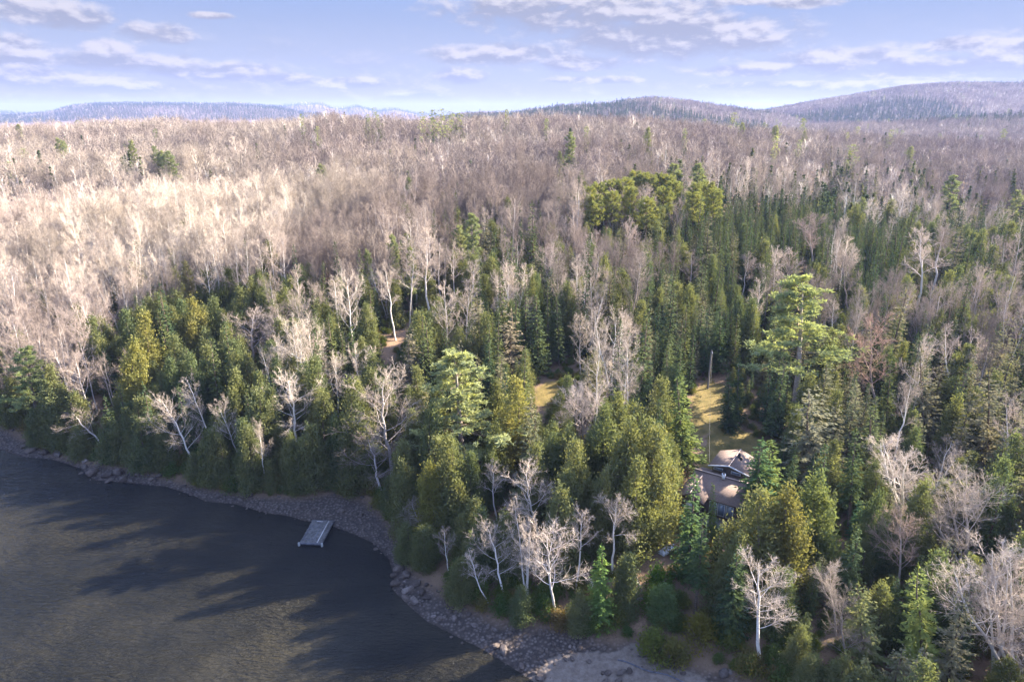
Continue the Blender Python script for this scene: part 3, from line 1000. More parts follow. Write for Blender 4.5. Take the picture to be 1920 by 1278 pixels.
# ---------------------------------------------------------------- hero trees: species, variant, top px, base px | height, width factor, short name
HEROES = [
    ('birch_tree', 0, (128, 662), (182, 800), 1.15, 'pale leaning birch over the left shore', None),
    ('birch_tree', 5, (205, 655), (216, 775), 0.8, 'slight forked birch beside the leaning left birch', None),
    ('birch_tree', 3, (128, 768), (196, 838), 1.5, 'short birch leaning left over the rock shelf', None),
    ('birch_tree', 3, (300, 742), (372, 880), 1.0, 'leaning birch with swept crown on left shore', None),
    ('birch_tree', 0, (345, 706), (398, 830), 0.8, 'thin birch leaning left behind the swept birch', None),
    ('birch_tree', 1, (412, 756), (458, 878), 0.85, 'white birch leaning left above the bank', None),
    ('birch_tree', 3, (540, 702), (560, 850), 1.25, 'broad pale birch above the dock bay', None),
    ('birch_tree', 3, (475, 582), (474, 690), 1.5, 'wide open birch crown above olive cedars', None),
    ('birch_tree', 1, (632, 672), (634, 800), 1.0, 'grey bare birch left of the great pale tree', None),
    ('birch_tree', 3, (718, 700), (735, 895), 1.35, 'great pale bare tree above the bay', (1.1, 1.1, 1.1)),  # a pale hardwood, given the birch model to brighten its partly shaded crown
    ('birch_tree', 3, (690, 815), (716, 925), 1.7, 'low spreading pale tree over the bay bank', None),
    ('birch_tree', 2, (925, 862), (932, 975), 1.0, 'slim white birch left of the fan birch', None),
    ('birch_tree', 3, (985, 870), (1010, 1010), 1.15, 'fan shaped white birch on the point slope', None),
    ('bare_hardwood', 5, (1082, 715), (1092, 845), 1.2, 'grey fan crowned hardwood amid green cedars', (1.25, 1.25, 1.3)),
    ('bare_hardwood', 1, (1090, 588), (1088, 700), 1.0, 'domed grey hardwood right of tan firs', (1.3, 1.3, 1.3)),
    ('birch_tree', 3, (1030, 985), (1040, 1150), 1.1, 'pale birch with drooping crown at the point', None),
    ('birch_tree', 2, (1092, 952), (1080, 1105), 0.9, 'straight narrow birch between two pale birches', None),
    ('birch_tree', 4, (1168, 874), (1165, 985), 0.9, 'upper white birch in the cedar gap', None),
    ('birch_tree', 6, (1155, 932), (1146, 1075), 1.2, 'lower white birch in the cedar gap', None),
    ('birch_tree', 5, (962, 960), (986, 1125), 0.7, 'two stemmed pinkish birch near the stony shore', None),
    ('birch_tree', 3, (912, 978), (945, 1115), 1.0, 'pale birch leaning left near the point', None),
    ('birch_tree', 2, (880, 1030), (916, 1130), 0.9, 'thin birch leaning left at the point bank', None),
    ('birch_tree', 0, (1435, 1038), (1418, 1245), 1.2, 'large white bare birch in the lower right', None),
    ('birch_tree', 3, (772, 935), (800, 1010), 1.3, 'silver dead tree leaning from the bay cedars', None),
    ('birch_tree', 0, (830, 985), (842, 1075), 0.9, 'thin pale birch above the rocky point', None),
    ('bare_hardwood', 3, (1680, 955), (1684, 1110), 1.1, 'pinkish bare hardwood right of golden cedars', (1.3, 1.15, 1.1)),
    ('bare_hardwood', 5, (1800, 895), (1815, 1085), 1.3, 'wide forked bare hardwood on the right', None),
    ('birch_tree', 5, (1705, 815), (1690, 965), 1.3, 'forked grey birch under the right firs', None),
    ('birch_tree', 4, (1790, 828), (1755, 920), 1.3, 'pale birch pair leaning right beneath firs', None),
    ('birch_tree', 4, (1868, 1055), (1862, 1275), 1.0, 'white multi stemmed birch in the corner', None),
    ('birch_tree', 5, (1905, 1040), (1900, 1290), 1.1, 'thick forked birch at the lower right edge', None),
    ('bare_hardwood', 1, (1555, 1055), (1568, 1190), 1.0, 'grey bare tree right of the white birch', None),
    ('bare_hardwood', 3, (1585, 1120), (1590, 1275), 1.1, 'low bare grey tree at bottom right', None),
    ('birch_tree', 2, (803, 445), (808, 600), 1.1, 'tall white birch at the forest road', None),
    ('birch_tree', 6, (722, 500), (742, 638), 1.0, 'slanting white birch left of the road', None),
    ('birch_tree', 2, (776, 470), (768, 612), 1.0, 'straight birch stem behind the road bend', None),
    ('birch_tree', 6, (848, 460), (852, 585), 1.0, 'slim birch right of the tall road birch', None),
    ('birch_tree', 2, (1722, 428), (1714, 598), 1.1, 'tall white birch in dark spruces', (1.1, 1.1, 1.15)),
    ('birch_tree', 6, (1772, 425), (1742, 572), 1.4, 'leaning birch right of the tall spruce-side birch', None),
    ('birch_tree', 0, (1300, 470), (1290, 560), 1.2, 'pale birch above the utility pole', None),
    ('birch_tree', 6, (1405, 478), (1388, 570), 1.2, 'pinkish bare birch left of broad pine', None),
    ('bare_hardwood', 1, (1520, 400), (1525, 520), 1.4, 'tall pinkish bare hardwood behind the broad pine', (1.15, 1.05, 1.1)),
    ('bare_hardwood', 3, (1480, 470), (1482, 560), 1.2, 'pale domed hardwood above the broad pine', (1.2, 1.15, 1.2)),
    ('bare_hardwood', 4, (1580, 480), (1588, 600), 1.2, 'pale bare hardwood right of broad pine', None),
    ('bare_hardwood', 0, (1620, 600), (1640, 780), 1.1, 'pinkish round hardwood between the right firs', (1.15, 0.95, 0.9)),
    ('white_pine', 0, (850, 655), (872, 900), 1.75, 'great white pine above the bay', (1.2, 1.2, 1.15)),
    ('white_pine', 2, (1500, 515), (1490, 760), 1.7, 'broad white pine behind the cabin lawn', (1.15, 1.2, 1.1)),
    ('white_pine', 3, (45, 648), (72, 800), 1.35, 'white pine at the far left shore', (1.05, 1.1, 1.0)),
    ('white_pine', 3, (345, 488), (372, 600), 0.8, 'feathery pine above the left cedars', (0.95, 0.8, 0.9)),
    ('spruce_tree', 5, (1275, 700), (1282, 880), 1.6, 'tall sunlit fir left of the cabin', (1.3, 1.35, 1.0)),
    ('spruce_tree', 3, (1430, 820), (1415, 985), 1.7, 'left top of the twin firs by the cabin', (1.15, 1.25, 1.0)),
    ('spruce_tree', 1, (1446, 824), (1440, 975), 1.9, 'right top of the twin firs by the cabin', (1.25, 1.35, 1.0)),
    ('spruce_tree', 0, (1303, 885), (1290, 1080), 1.5, 'pointed fir in front of the cabin', (1.1, 1.2, 1.0)),
    ('spruce_tree', 2, (1337, 905), (1336, 1010), 0.9, 'slim small fir before the cabin front', (1.1, 1.2, 1.0)),
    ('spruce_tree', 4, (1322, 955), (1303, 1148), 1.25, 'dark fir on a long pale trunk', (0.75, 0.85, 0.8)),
    ('spruce_tree', 3, (1128, 1018), (1124, 1165), 1.15, 'bright green fir on the point', (1.3, 1.6, 1.0)),
    ('fir_tree', 3, (1528, 720), (1515, 900), 1.7, 'pale grey-green fir beyond the twin firs', (1.0, 1.05, 1.1)),
    ('spruce_tree', 0, (1640, 755), (1625, 930), 1.7, 'tall dark spruce beside the black gap', None),
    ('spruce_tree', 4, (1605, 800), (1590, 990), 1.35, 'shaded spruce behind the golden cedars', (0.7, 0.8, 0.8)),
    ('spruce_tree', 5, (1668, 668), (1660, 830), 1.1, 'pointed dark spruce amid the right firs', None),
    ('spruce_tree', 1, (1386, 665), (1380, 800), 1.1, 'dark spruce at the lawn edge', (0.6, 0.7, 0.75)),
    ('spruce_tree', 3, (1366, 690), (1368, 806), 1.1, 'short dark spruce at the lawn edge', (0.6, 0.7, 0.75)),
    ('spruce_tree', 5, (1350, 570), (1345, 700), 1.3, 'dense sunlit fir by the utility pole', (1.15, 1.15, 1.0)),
    ('spruce_tree', 1, (1326, 585), (1318, 705), 1.2, 'dense fir left of the utility pole', None),
    ('spruce_tree', 5, (1612, 938), (1610, 1010), 1.3, 'small blue-green fir in the dark gap', (0.9, 1.2, 1.3)),
    ('fir_tree', 1, (953, 565), (955, 720), 1.5, 'tan lichened fir in the middle forest', (1.3, 1.15, 1.3)),
    ('spruce_tree', 2, (985, 528), (985, 680), 1.3, 'tall narrow spruce behind the tan fir', None),
    ('spruce_tree', 3, (1006, 545), (1008, 700), 1.2, 'tall spruce right of the tan fir', None),
    ('spruce_tree', 0, (606, 488), (604, 600), 1.0, 'twin dark spires left of the road', (0.8, 0.85, 0.8)),
    ('spruce_tree', 2, (665, 545), (668, 640), 1.0, 'slender spire below the twin spires', None),
    ('fir_tree', 3, (770, 612), (772, 760), 1.2, 'soft tan fir left of the great pine', (1.2, 1.1, 1.3)),
    ('fir_tree', 0, (1728, 650), (1735, 840), 1.15, 'pale green fir in the right slope', None),
    ('fir_tree', 3, (1850, 690), (1850, 900), 1.2, 'broad olive fir at the right edge', None),
    ('fir_tree', 1, (1722, 1055), (1730, 1270), 1.1, 'yellow-green fir in the lower right', (1.1, 1.35, 0.6)),
    ('fir_tree', 3, (1610, 1090), (1625, 1270), 1.1, 'olive fir left of the yellow-green fir', (0.9, 1.0, 0.7)),
    ('cedar_tree', 3, (270, 583), (280, 740), 1.1, 'golden cedar tower on the left shore', (1.3, 1.2, 0.95)),
    ('cedar_tree', 1, (252, 640), (250, 790), 1.0, 'golden cedar below the cedar tower', (1.4, 1.3, 1.0)),
    ('cedar_tree', 3, (428, 502), (430, 600), 1.25, 'round dark olive cedar clump', (0.9, 0.95, 0.9)),
    ('cedar_tree', 1, (470, 520), (475, 620), 1.0, 'olive cedar beside the round clump', None),
    ('cedar_tree', 5, (360, 560), (366, 690), 1.1, 'wide golden cedar right of the cedar tower', (1.4, 1.25, 1.0)),
    ('cedar_tree', 3, (1425, 915), (1405, 1110), 1.3, 'left golden cedar below the cabin', (1.15, 1.08, 1.0)),
    ('cedar_tree', 1, (1480, 915), (1470, 1110), 1.25, 'middle golden cedar below the cabin', (1.25, 1.1, 0.95)),
    ('cedar_tree', 0, (1532, 885), (1522, 1080), 1.15, 'tall narrow golden cedar below the cabin', (1.2, 1.15, 1.0)),
    ('cedar_tree', 3, (1235, 800), (1215, 1000), 1.1, 'right most olive cedar of the centre wall', (1.1, 1.08, 1.05)),
    ('cedar_tree', 1, (1185, 790), (1170, 990), 1.15, 'tall olive cedar in the centre wall', (1.1, 1.08, 1.05)),
    ('cedar_tree', 5, (1135, 760), (1130, 930), 1.1, 'mid olive cedar in the centre wall', None),
    ('cedar_tree', 3, (965, 705), (968, 880), 1.2, 'ochre tipped cedar right of the great pine', (1.3, 1.2, 1.0)),
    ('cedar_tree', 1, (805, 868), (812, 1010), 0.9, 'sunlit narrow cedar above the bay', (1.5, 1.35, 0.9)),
    ('cedar_tree', 3, (1198, 858), (1185, 1035), 1.0, 'bulky cedar left of the cabin path', (1.05, 1.05, 1.0)),
    ('shrub', 0, (1225, 1180), (1228, 1232), 1.0, 'round green shrub by the gravel beach', (0.9, 1.2, 0.8)),
    ('shrub', 1, (1262, 1195), (1262, 1240), 1.0, 'green shrub right of the round one', (0.9, 1.1, 0.8)),
    ('cedar_tree', 2, (1248, 1095), (1248, 1165), 1.3, 'small bushy cedar by the steps', (0.8, 1.05, 0.9)),
    ('shrub', 2, (1238, 1060), (1236, 1100), 1.0, 'green bush below the upturned boat', (0.9, 1.2, 0.8)),
    ('shrub', 3, (1225, 1100), (1224, 1140), 0.8, 'narrow bush beside the wooden steps', (1.0, 1.2, 0.8)),
    ('shrub', 0, (1310, 1150), (1310, 1200), 1.1, 'brownish bush below the long trunked fir', (1.2, 1.0, 0.8)),
]
# far standing pines and spires: top px, height, label
FAR_HEROES = [
    ('white_pine', (1789, 328), 24, 'large rounded pine above the right forest', 1.2), ('white_pine', (1600, 270), 22, 'sunlit pine above the right bare forest', 1.1),
    ('white_pine', (1456, 254), 22, 'pine with stacked boughs at mid right', 0.8), ('white_pine', (1215, 238), 22, 'green pine on the slope above the pine grove', 0.9),
    ('white_pine', (1070, 246), 23, 'broad layered pine near the ridge centre', 0.9), ('white_pine', (1100, 236), 20, 'green pine right of the layered pine', 0.7),
    ('white_pine', (1050, 283), 14, 'small yellowish pine below the layered pine', 0.8), ('white_pine', (1025, 222), 20, 'flat topped pine on the central ridge', 0.9),
    ('white_pine', (950, 204), 22, 'tall pine breaking the skyline at the centre', 0.8), ('white_pine', (1177, 203), 22, 'lone pine against the sky on the ridge', 0.8),
    ('white_pine', (595, 236), 22, 'pointed pine on the left ridge front', 0.7), ('white_pine', (565, 213), 24, 'tall narrow pine on the left ridge', 0.55),
    ('white_pine', (586, 205), 16, 'small pine against the distant hill', 0.6), ('white_pine', (290, 241), 18, 'pine standing in the left bare forest', 0.8),
    ('white_pine', (234, 268), 13, 'dark round pine in the left bare forest', 0.9), ('white_pine', (708, 214), 18, 'green pine at the ridge gap', 0.7),
    ('white_pine', (690, 214), 18, 'dark pine left of the ridge gap pine', 0.8), ('white_pine', (680, 219), 15, 'squat dark pine on the ridge', 0.9),
    ('white_pine', (735, 220), 14, 'small pale pine on the ridge skyline', 0.7), ('white_pine', (792, 208), 24, 'leftmost pine of the skyline clump', 0.9),
    ('white_pine', (812, 205), 26, 'second pine of the skyline clump', 1.0), ('white_pine', (828, 203), 27, 'tallest pine of the skyline clump', 1.0),
    ('white_pine', (845, 208), 24, 'fourth pine of the skyline clump', 1.0), ('white_pine', (862, 211), 21, 'right pine of the skyline clump', 1.0),
    ('white_pine', (880, 213), 19, 'last low pine of the skyline clump', 1.0), ('white_pine', (900, 217), 16, 'low bluish pine right of the skyline clump', 1.0),
    ('white_pine', (1628, 232), 22, 'narrow blue pine at upper right', 0.55), ('white_pine', (1672, 243), 21, 'round blue pine at upper right', 0.9),
    ('white_pine', (1590, 248), 18, 'faint blue pine at upper right', 0.8), ('white_pine', (1285, 240), 19, 'faint green pine above the pine grove', 0.7),
    ('white_pine', (1500, 262), 18, 'small olive pine right of the stacked pine', 0.8), ('white_pine', (1230, 218), 13, 'tiny dark pine near the ridge', 0.5),
    ('white_pine', (1910, 355), 20, 'dark pine at the right frame edge', 1.0), ('cedar_tree', (425, 272), 12, 'olive evergreen in the left bare forest', 0.9),
    ('white_pine', (735, 440), 19, 'feathery olive pine above the forest road', 0.6), ('white_pine', (768, 462), 17, 'dark narrow pine right of the feathery one', 0.5),
    ('white_pine', (688, 468), 14, 'dark round topped pine left of the feathery one', 0.6),
    ('spruce_tree', (736, 320), 11, 'lone dark spire in the pale forest', 0.7), ('spruce_tree', (756, 342), 9, 'short dark spire in the pale forest', 1.1),
    ('spruce_tree', (831, 340), 9, 'small spruce right of the lone spires', 1.0), ('spruce_tree', (869, 395), 10, 'dark green spire at the forest margin', 1.2),
    ('spruce_tree', (50, 487), 9, 'small spruce among the left pale trunks', 1.1), ('spruce_tree', (929, 358), 9, 'thin dark spire near the centre', 0.5),
    ('spruce_tree', (345, 408), 10, 'dark spire in the left birch stand', 0.6),
]
RED = [(1105, 352), (1122, 344), (1140, 340), (1158, 338), (1176, 335), (1193, 322), (1208, 326), (1222, 330), (1238, 326), (1255, 330), (1264, 342),
       (1115, 366), (1148, 360), (1215, 372), (1245, 352), (1182, 352), (1305, 345), (1326, 342), (1340, 356), (1300, 362)]

THINGS = []        # (species, location, height, yaw, lean, width, variant, label, short name, is_hero)
HN = {k: v[0][2] for k, v in LIB.items()}


def place_hero(sp, var, top, base, wf, lab, col):
    b = ground_at(*base)
    tx, ty = top
    dx, dy = tx - CX, ty - CY
    f = FPX * CP - dy * SP
    d = FPX * SP + dy * CP
    T = Vector((b.y * dx / f, b.y, CAM_Z - b.y * d / f))
    H = (T - b).length
    lean = math.atan2(T.x - b.x, T.z - b.z)
    return (sp, b, H, random.uniform(0, 6.28), lean, wf, var, lab, col)


heroes = [place_hero(*h) for h in HEROES]
far_heroes = []
for sp, top, hh_, lab, wf in FAR_HEROES:
    p = ground_at(top[0], top[1], hh_)
    far_heroes.append((sp, Vector((p.x, p.y, p.z - hh_)), hh_, random.uniform(0, 6.28), 0.0, wf, 0, lab, None))
reds = []
for i, (px, py) in enumerate(RED):
    p = ground_at(px, py, 17.5)
    reds.append((Vector((p.x, p.y, p.z - 17.5)), 17.5, (px, py)))

# ---------------------------------------------------------------- the forest by zones
Z0, ZH = 200, 50
ZONES = """
hhhhhhhhhhhhhhhhhhhhhhhh
hhhhhhhhhhhhhhhhhhhhhhhh
hhhhhhhhhhhhhhhhnnhnnnhh
bbbbbbbhhhhhhnnmddddmmnm
bbbbbbbhhhnnmmmsdddddsss
bbbbbbbhhnmmsmmmsddddsss
bbbnnncmmmmmsmmssshnssss
bbbccccmmmmsmmmssssnmsss
bbcccccccmmsmnmssssmssff
nbccccccmsssmnnssssmsfff
cccccccccsmccnnssssmfnff
cccccccccccccnccddsfmfff
cccccccccccccccccddsffff
cccccccccccccccccddsffff
cccccccccccccccccccdnnff
cccccccccccccccccccfnnff
cccccccccccccccccccfnnnn
cccccccccccccccccccffnnn
cccccccccccccccccccccfnn
cccccccccccccccccccccfnn
cccccccccccccccccccccfnn
cccccccccccccccccccccfnn
""".split()
MIXES = {   # hardwood, birch, spruce, cedar, fir, white pine
    'h': (0.84, 0.12, 0.025, 0.005, 0.005, 0.005), 'b': (0.18, 0.80, 0.015, 0.0, 0.005, 0.0),
    'n': (0.30, 0.25, 0.18, 0.15, 0.12, 0.0), 'm': (0.19, 0.20, 0.27, 0.17, 0.15, 0.02), 'c': (0.02, 0.06, 0.20, 0.70, 0.02, 0.0),
    's': (0.04, 0.07, 0.58, 0.16, 0.15, 0.0), 'd': (0.02, 0.02, 0.92, 0.02, 0.02, 0.0), 'f': (0.08, 0.05, 0.17, 0.12, 0.55, 0.03)}
SPEC = ['bare_hardwood', 'birch_tree', 'spruce_tree', 'cedar_tree', 'fir_tree', 'white_pine']
HM = {'bare_hardwood': 15.5, 'birch_tree': 15.5, 'spruce_tree': 15.0, 'cedar_tree': 12.0, 'fir_tree': 14.5, 'white_pine': 20, 'red_pine': 17, 'shrub': 2.2}
RADIUS = {'bare_hardwood': 3.2, 'birch_tree': 2.6, 'spruce_tree': 1.9, 'cedar_tree': 2.2, 'fir_tree': 2.3, 'white_pine': 4.2, 'red_pine': 2.6, 'shrub': 1.6}


def jitter_grid(x0, x1, y0, y1, step):
    xs = np.arange(x0, x1, step)
    ys = np.arange(y0, y1, step)
    A, B = np.meshgrid(xs, ys)
    A = A + (np.arange(len(ys)) % 2)[:, None] * step * 0.5
    A = A.ravel() + RNG.uniform(-0.42, 0.42, A.size) * step
    B = B.ravel() + RNG.uniform(-0.42, 0.42, B.size) * step
    return A, B


cx_, cy_, step_ = [], [], []
for (x0, x1, y0, y1, st) in ((-330, 330, 20, 240, 3.3), (-480, 480, 240, 340, 4.1), (-900, 950, 340, 800, 5.6), (-1100, 2700, 800, 2900, 8.0), (-4200, 600, 3700, 4900, 16.0), (-6000, 600, 6200, 7200, 34.0)):
    A, B = jitter_grid(x0, x1, y0, y1, st)
    k = np.abs(A) < B * 1.02 + 70
    A, B = A[k], B[k]
    cx_.append(A)
    cy_.append(B)
    step_.append(np.full(len(A), st))
cx_, cy_, step_ = map(np.concatenate, (cx_, cy_, step_))
k = inside(WOODED, cx_, cy_) & (dist_line(np.array(VEG), cx_, cy_) > 1.6)
cx_, cy_, step_ = cx_[k], cy_[k], step_[k]
cz_ = height(cx_, cy_)
# extra trees close along the bank edge
ex, ey = [], []
VP = np.array(VEG)
for i in range(len(VP) - 1):
    a, b = VP[i], VP[i + 1]
    L = np.linalg.norm(b - a)
    nrm = np.array([-(b - a)[1], (b - a)[0]]) / L
    for s in np.arange(0, L, 2.1):
        for off in (1.5, 3.2):
            p = a + (b - a) * s / L + nrm * (off + RNG.uniform(-0.4, 0.8)) + RNG.normal(size=2) * 0.4
            ex.append(p[0])
            ey.append(p[1])
ex, ey = np.array(ex), np.array(ey)
ez = height(ex, ey)
edge = np.concatenate([np.zeros(len(cx_), bool), np.ones(len(ex), bool)])
cx_ = np.concatenate([cx_, ex])
cy_ = np.concatenate([cy_, ey])
cz_ = np.concatenate([cz_, ez])
step_ = np.concatenate([step_, np.full(len(ex), 2.0)])
N = len(cx_)
tpx, tpy = project(cx_, cy_, cz_ + 11)
zi = np.clip(((tpy + RNG.normal(size=N) * 16 - Z0) / ZH).astype(int), 0, len(ZONES) - 1)
zj = np.clip(((tpx + RNG.normal(size=N) * 22) / 80).astype(int), 0, 23)
zch = np.array([[ord(c) for c in r] for r in ZONES])[zi, zj]
u = RNG.uniform(size=N)
# low-frequency clumping, so that kinds gather in groves
grove = 0.5 + 0.5 * np.sin(cx_ / 17.0 + 2 * np.sin(cy_ / 23.0)) * np.sin(cy_ / 19.0 + 1.7 * np.sin(cx_ / 29.0))
u = np.clip(0.62 * u + 0.38 * grove + RNG.normal(size=N) * 0.03, 0, 0.9999)
rank = np.argsort(np.argsort(u))
spi = np.zeros(N, int)
for ch, mixp in MIXES.items():
    k = np.nonzero(zch == ord(ch))[0]
    if len(k):
        q = np.argsort(np.argsort(u[k])) / len(k)
        spi[k] = np.searchsorted(np.cumsum(mixp) / sum(mixp), q, side='right').clip(0, 5)
spi[edge & (RNG.uniform(size=N) < 0.85)] = 3
# hills beyond the valley carry conifer patches
pt = 0.5 + 0.3 * np.sin(cx_ / 130 + np.sin(cy_ / 90)) + 0.3 * np.sin(cy_ / 110 + cx_ / 310)
hillc = (cy_ > 900) & (((cx_ / cy_ < 0.36) & (pt > 0.15)) | (pt > 0.6))
spi[hillc & (RNG.uniform(size=N) < 0.85)] = 2
spi[(cy_ > 3500) & (RNG.uniform(size=N) < 0.6)] = 2
# spacing: thin the broad crowned kinds
keepp = np.array([0.60, 0.70, 1.0, 0.95, 0.85, 0.5])[spi]
keepp = np.where(step_ > 5, 1.0, keepp)
keepp = np.where(step_ == 4.1, np.minimum(keepp * 1.25, 1), keepp)
keepp = np.where(edge, 0.9, keepp)
ok = RNG.uniform(size=N) < keepp
hgt_ = np.array([HM[s] for s in SPEC])[spi] * RNG.normal(1.0, 0.15, N).clip(0.6, 1.4)
hgt_ = np.where((spi == 2) | (spi == 4), hgt_ * RNG.uniform(0.62, 1.12, N), hgt_)
hgt_ = np.where(edge, RNG.uniform(4.5, 11.5, N), hgt_)
hgt_ = np.where((zch == ord('d')) & (cy_ > 200), hgt_ * 0.85, hgt_)
rad_ = np.array([RADIUS[s] for s in SPEC])[spi]
# keep the clearings, the lawn and the heroes in sight
for P in LAWN + TRACK:
    ok &= ~inside(P, cx_, cy_)
ok &= ~((np.hypot(cx_ - 28.5, cy_ - 83.0) < 6.5))


def hides(poly, lim, x, y, z, H, rad):
    hit = np.zeros(len(x), bool)
    for fz in (0.12, 0.35, 0.55, 0.75, 0.97):
        px, py = project(x, y, z + H * fz)
        rp = rad * (1.0 if fz < 0.6 else 0.45) * FPX / np.maximum(y, 20) * 0.8
        for s in (-1, 0, 1):
            hit |= inside(poly, px + s * rp, py)
    return hit & (y < lim)


def fit_under(poly, lim, rad):
    """trees that would stand before poly stay low, or go"""
    global ok
    bad = hides(poly, lim, cx_, cy_, cz_, hgt_, rad) & ok
    for f in (0.72, 0.5, 0.34, 0.22):
        k = np.nonzero(bad)[0]
        if not len(k):
            return
        hh_ = HBASE[k] * f * RNG.uniform(0.85, 1.1, len(k))
        still = hides(poly, lim, cx_[k], cy_[k], cz_[k], hh_, rad[k] * max(f, 0.45))
        good = k[~still & (hh_ < hgt_[k])]
        hgt_[good] = hh_[~still & (hh_ < hgt_[k])]
        spi[good[(spi[good] < 2)]] = 3
        bad[good] = False
    ok &= ~bad


HBASE = hgt_.copy()
# gaps in the canopy that let the sun reach the clearings: x, y, z, radius
SUNLIT = []
for px, py, r_ in ((1312, 775, 2.6), (1332, 738, 2.6), (1024, 732, 3.0), (745, 640, 1.5)):
    q_ = ground_at(px, py)
    SUNLIT.append((q_.x, q_.y, q_.z, r_))
SUNLIT += [(30.5, 85.5, 9.5, 4.5), (26.5, 80.5, 8.0, 4.0)]
sx_, sy_ = math.sin(SUN_AZ), math.cos(SUN_AZ)
for (qx, qy, qz, r_) in SUNLIT:
    al = (cx_ - qx) * sx_ + (cy_ - qy) * sy_
    pe = np.abs((cx_ - qx) * sy_ - (cy_ - qy) * sx_)
    top = qz + np.maximum(al, 0) * math.tan(SUN_EL)
    k = (pe < r_ + 0.8) & (al > -1) & (al < 60)
    hgt_ = np.where(k, np.minimum(hgt_, top - cz_ - 0.3), hgt_)
ok &= hgt_ > 1.6
HBASE = hgt_.copy()
for poly, lim in KEEP:
    fit_under(poly, lim, rad_)
for (sp, b, H, yaw, lean, wf, var, lab, col) in heroes:
    ok &= np.hypot(cx_ - b.x, cy_ - b.y) > (1.5 + 0.5 * RADIUS[sp] * wf)
    if sp == 'shrub':
        continue
    tx = b.x + math.tan(lean) * H
    pb = project(b.x, b.y, b.z + 0.30 * H)
    pm = project(b.x + (tx - b.x) * .6, b.y, b.z + 0.62 * H)
    ptp = project(tx, b.y, b.z + 0.95 * H)
    ww = RADIUS[sp] * wf * FPX / b.y * (0.7 if sp in ('birch_tree', 'bare_hardwood') else 0.45)
    poly = [(pb[0] - 3, pb[1]), (pm[0] - ww, pm[1]), (ptp[0], ptp[1]), (pm[0] + ww, pm[1]), (pb[0] + 3, pb[1])]
    bare = sp in ('birch_tree', 'bare_hardwood')
    fit_under(poly, b.y - 0.5, rad_ * 0.8)
for (sp, b, H, yaw, lean, wf, var, lab, col) in far_heroes:
    pb = project(b.x, b.y, b.z + 0.52 * H)
    ptp = project(b.x, b.y, b.z + H)
    ww = RADIUS[sp] * wf * FPX / b.y * 0.6
    ok &= np.hypot(cx_ - b.x, cy_ - b.y) > 2.2
    fit_under([(pb[0] - ww, pb[1]), (pb[0] - ww * 0.8, ptp[1] * 0.5 + pb[1] * 0.5), ptp, (pb[0] + ww * 0.8, ptp[1] * 0.5 + pb[1] * 0.5), (pb[0] + ww, pb[1])], b.y - 0.5, rad_ * 0.7)
for p, H, _ in reds:
    ok &= np.hypot(cx_ - p.x, cy_ - p.y) > 3.0
redc = np.array([(p.x, p.y) for p, _, _ in reds])
ok &= ~hides([(1085, 420), (1090, 360), (1190, 325), (1270, 335), (1280, 400), (1200, 410)], redc[:, 1].min() - 1, cx_, cy_, cz_, hgt_, rad_)
idx = np.nonzero(ok)[0]
# drop what no viewer near the camera could see: behind the crest by a wide margin
a_ = np.arctan2(cx_[idx], cy_[idx])
e_ = (cz_[idx] + hgt_[idx] - CAM_Z) / np.hypot(cx_[idx], cy_[idx])
order = np.argsort(np.hypot(cx_[idx], cy_[idx]))
bins = ((a_ + 1.2) / 0.012).astype(int).clip(0, 220)
hor = np.full(222, -9.0)
keep2 = np.ones(len(idx), bool)
dist_ = np.hypot(cx_[idx], cy_[idx])
for j in order:
    b_ = bins[j]
    if dist_[j] > 300 and e_[j] < hor[b_] - 0.006:
        keep2[j] = False
    g_ = (cz_[idx[j]] + hgt_[idx[j]] * 0.6 - CAM_Z) / dist_[j]
    if g_ > hor[b_]:
        hor[b_] = g_
idx = idx[keep2]
FX, FY, FZ, FH, FS = cx_[idx], cy_[idx], cz_[idx], hgt_[idx], spi[idx]
print('trees in the forest', len(idx))

# ---------------------------------------------------------------- which of them show largest
allx = np.concatenate([FX, [h[1].x for h in heroes]])
ally = np.concatenate([FY, [h[1].y for h in heroes]])
allz = np.concatenate([FZ, [h[1].z for h in heroes]])
allh = np.concatenate([FH, [h[2] for h in heroes]])
allr = np.concatenate([np.array([RADIUS[s] for s in SPEC])[FS], [RADIUS[h[0]] for h in heroes]])
allb = np.concatenate([np.isin(FS, (0, 1)), [h[0] in ('birch_tree', 'bare_hardwood') for h in heroes]])
CELL = 6
cov_ = np.zeros((1278 // CELL + 2, 1920 // CELL + 2), np.float32)
seen = np.zeros(len(allx))
for j in np.argsort(ally):
    if ally[j] > 520:
        break
    tx_, ty_ = project(allx[j], ally[j], allz[j] + allh[j])
    bx_, by_ = project(allx[j], ally[j], allz[j] + allh[j] * (0.35 if allb[j] else 0.05))
    rp = allr[j] * allh[j] / 13.0 * FPX / ally[j] * 0.75
    x0, x1 = int((tx_ - rp) // CELL), int((tx_ + rp) // CELL) + 1
    y0, y1 = int(ty_ // CELL), int(by_ // CELL) + 1
    x0, x1, y0, y1 = max(x0, 0), min(x1, cov_.shape[1]), max(y0, 0), min(y1, cov_.shape[0])
    if x1 <= x0 or y1 <= y0:
        continue
    blk = cov_[y0:y1, x0:x1]
    seen[j] = float((1 - blk).sum()) * CELL * CELL
    n = y1 - y0
    tri = np.abs(np.arange(x0, x1) - tx_ / CELL)[None, :] < ((np.arange(n)[:, None] + 1.5) / n * rp / CELL + 0.5) if not allb[j] else np.ones(blk.shape, bool)
    blk[tri] = np.minimum(1, blk[tri] + (0.45 if allb[j] else 0.92))
seen = seen[:len(FX)]
n_hero = {}
for h in heroes + far_heroes:
    n_hero[h[0]] = n_hero.get(h[0], 0) + 1
indiv = np.zeros(len(FX), bool)
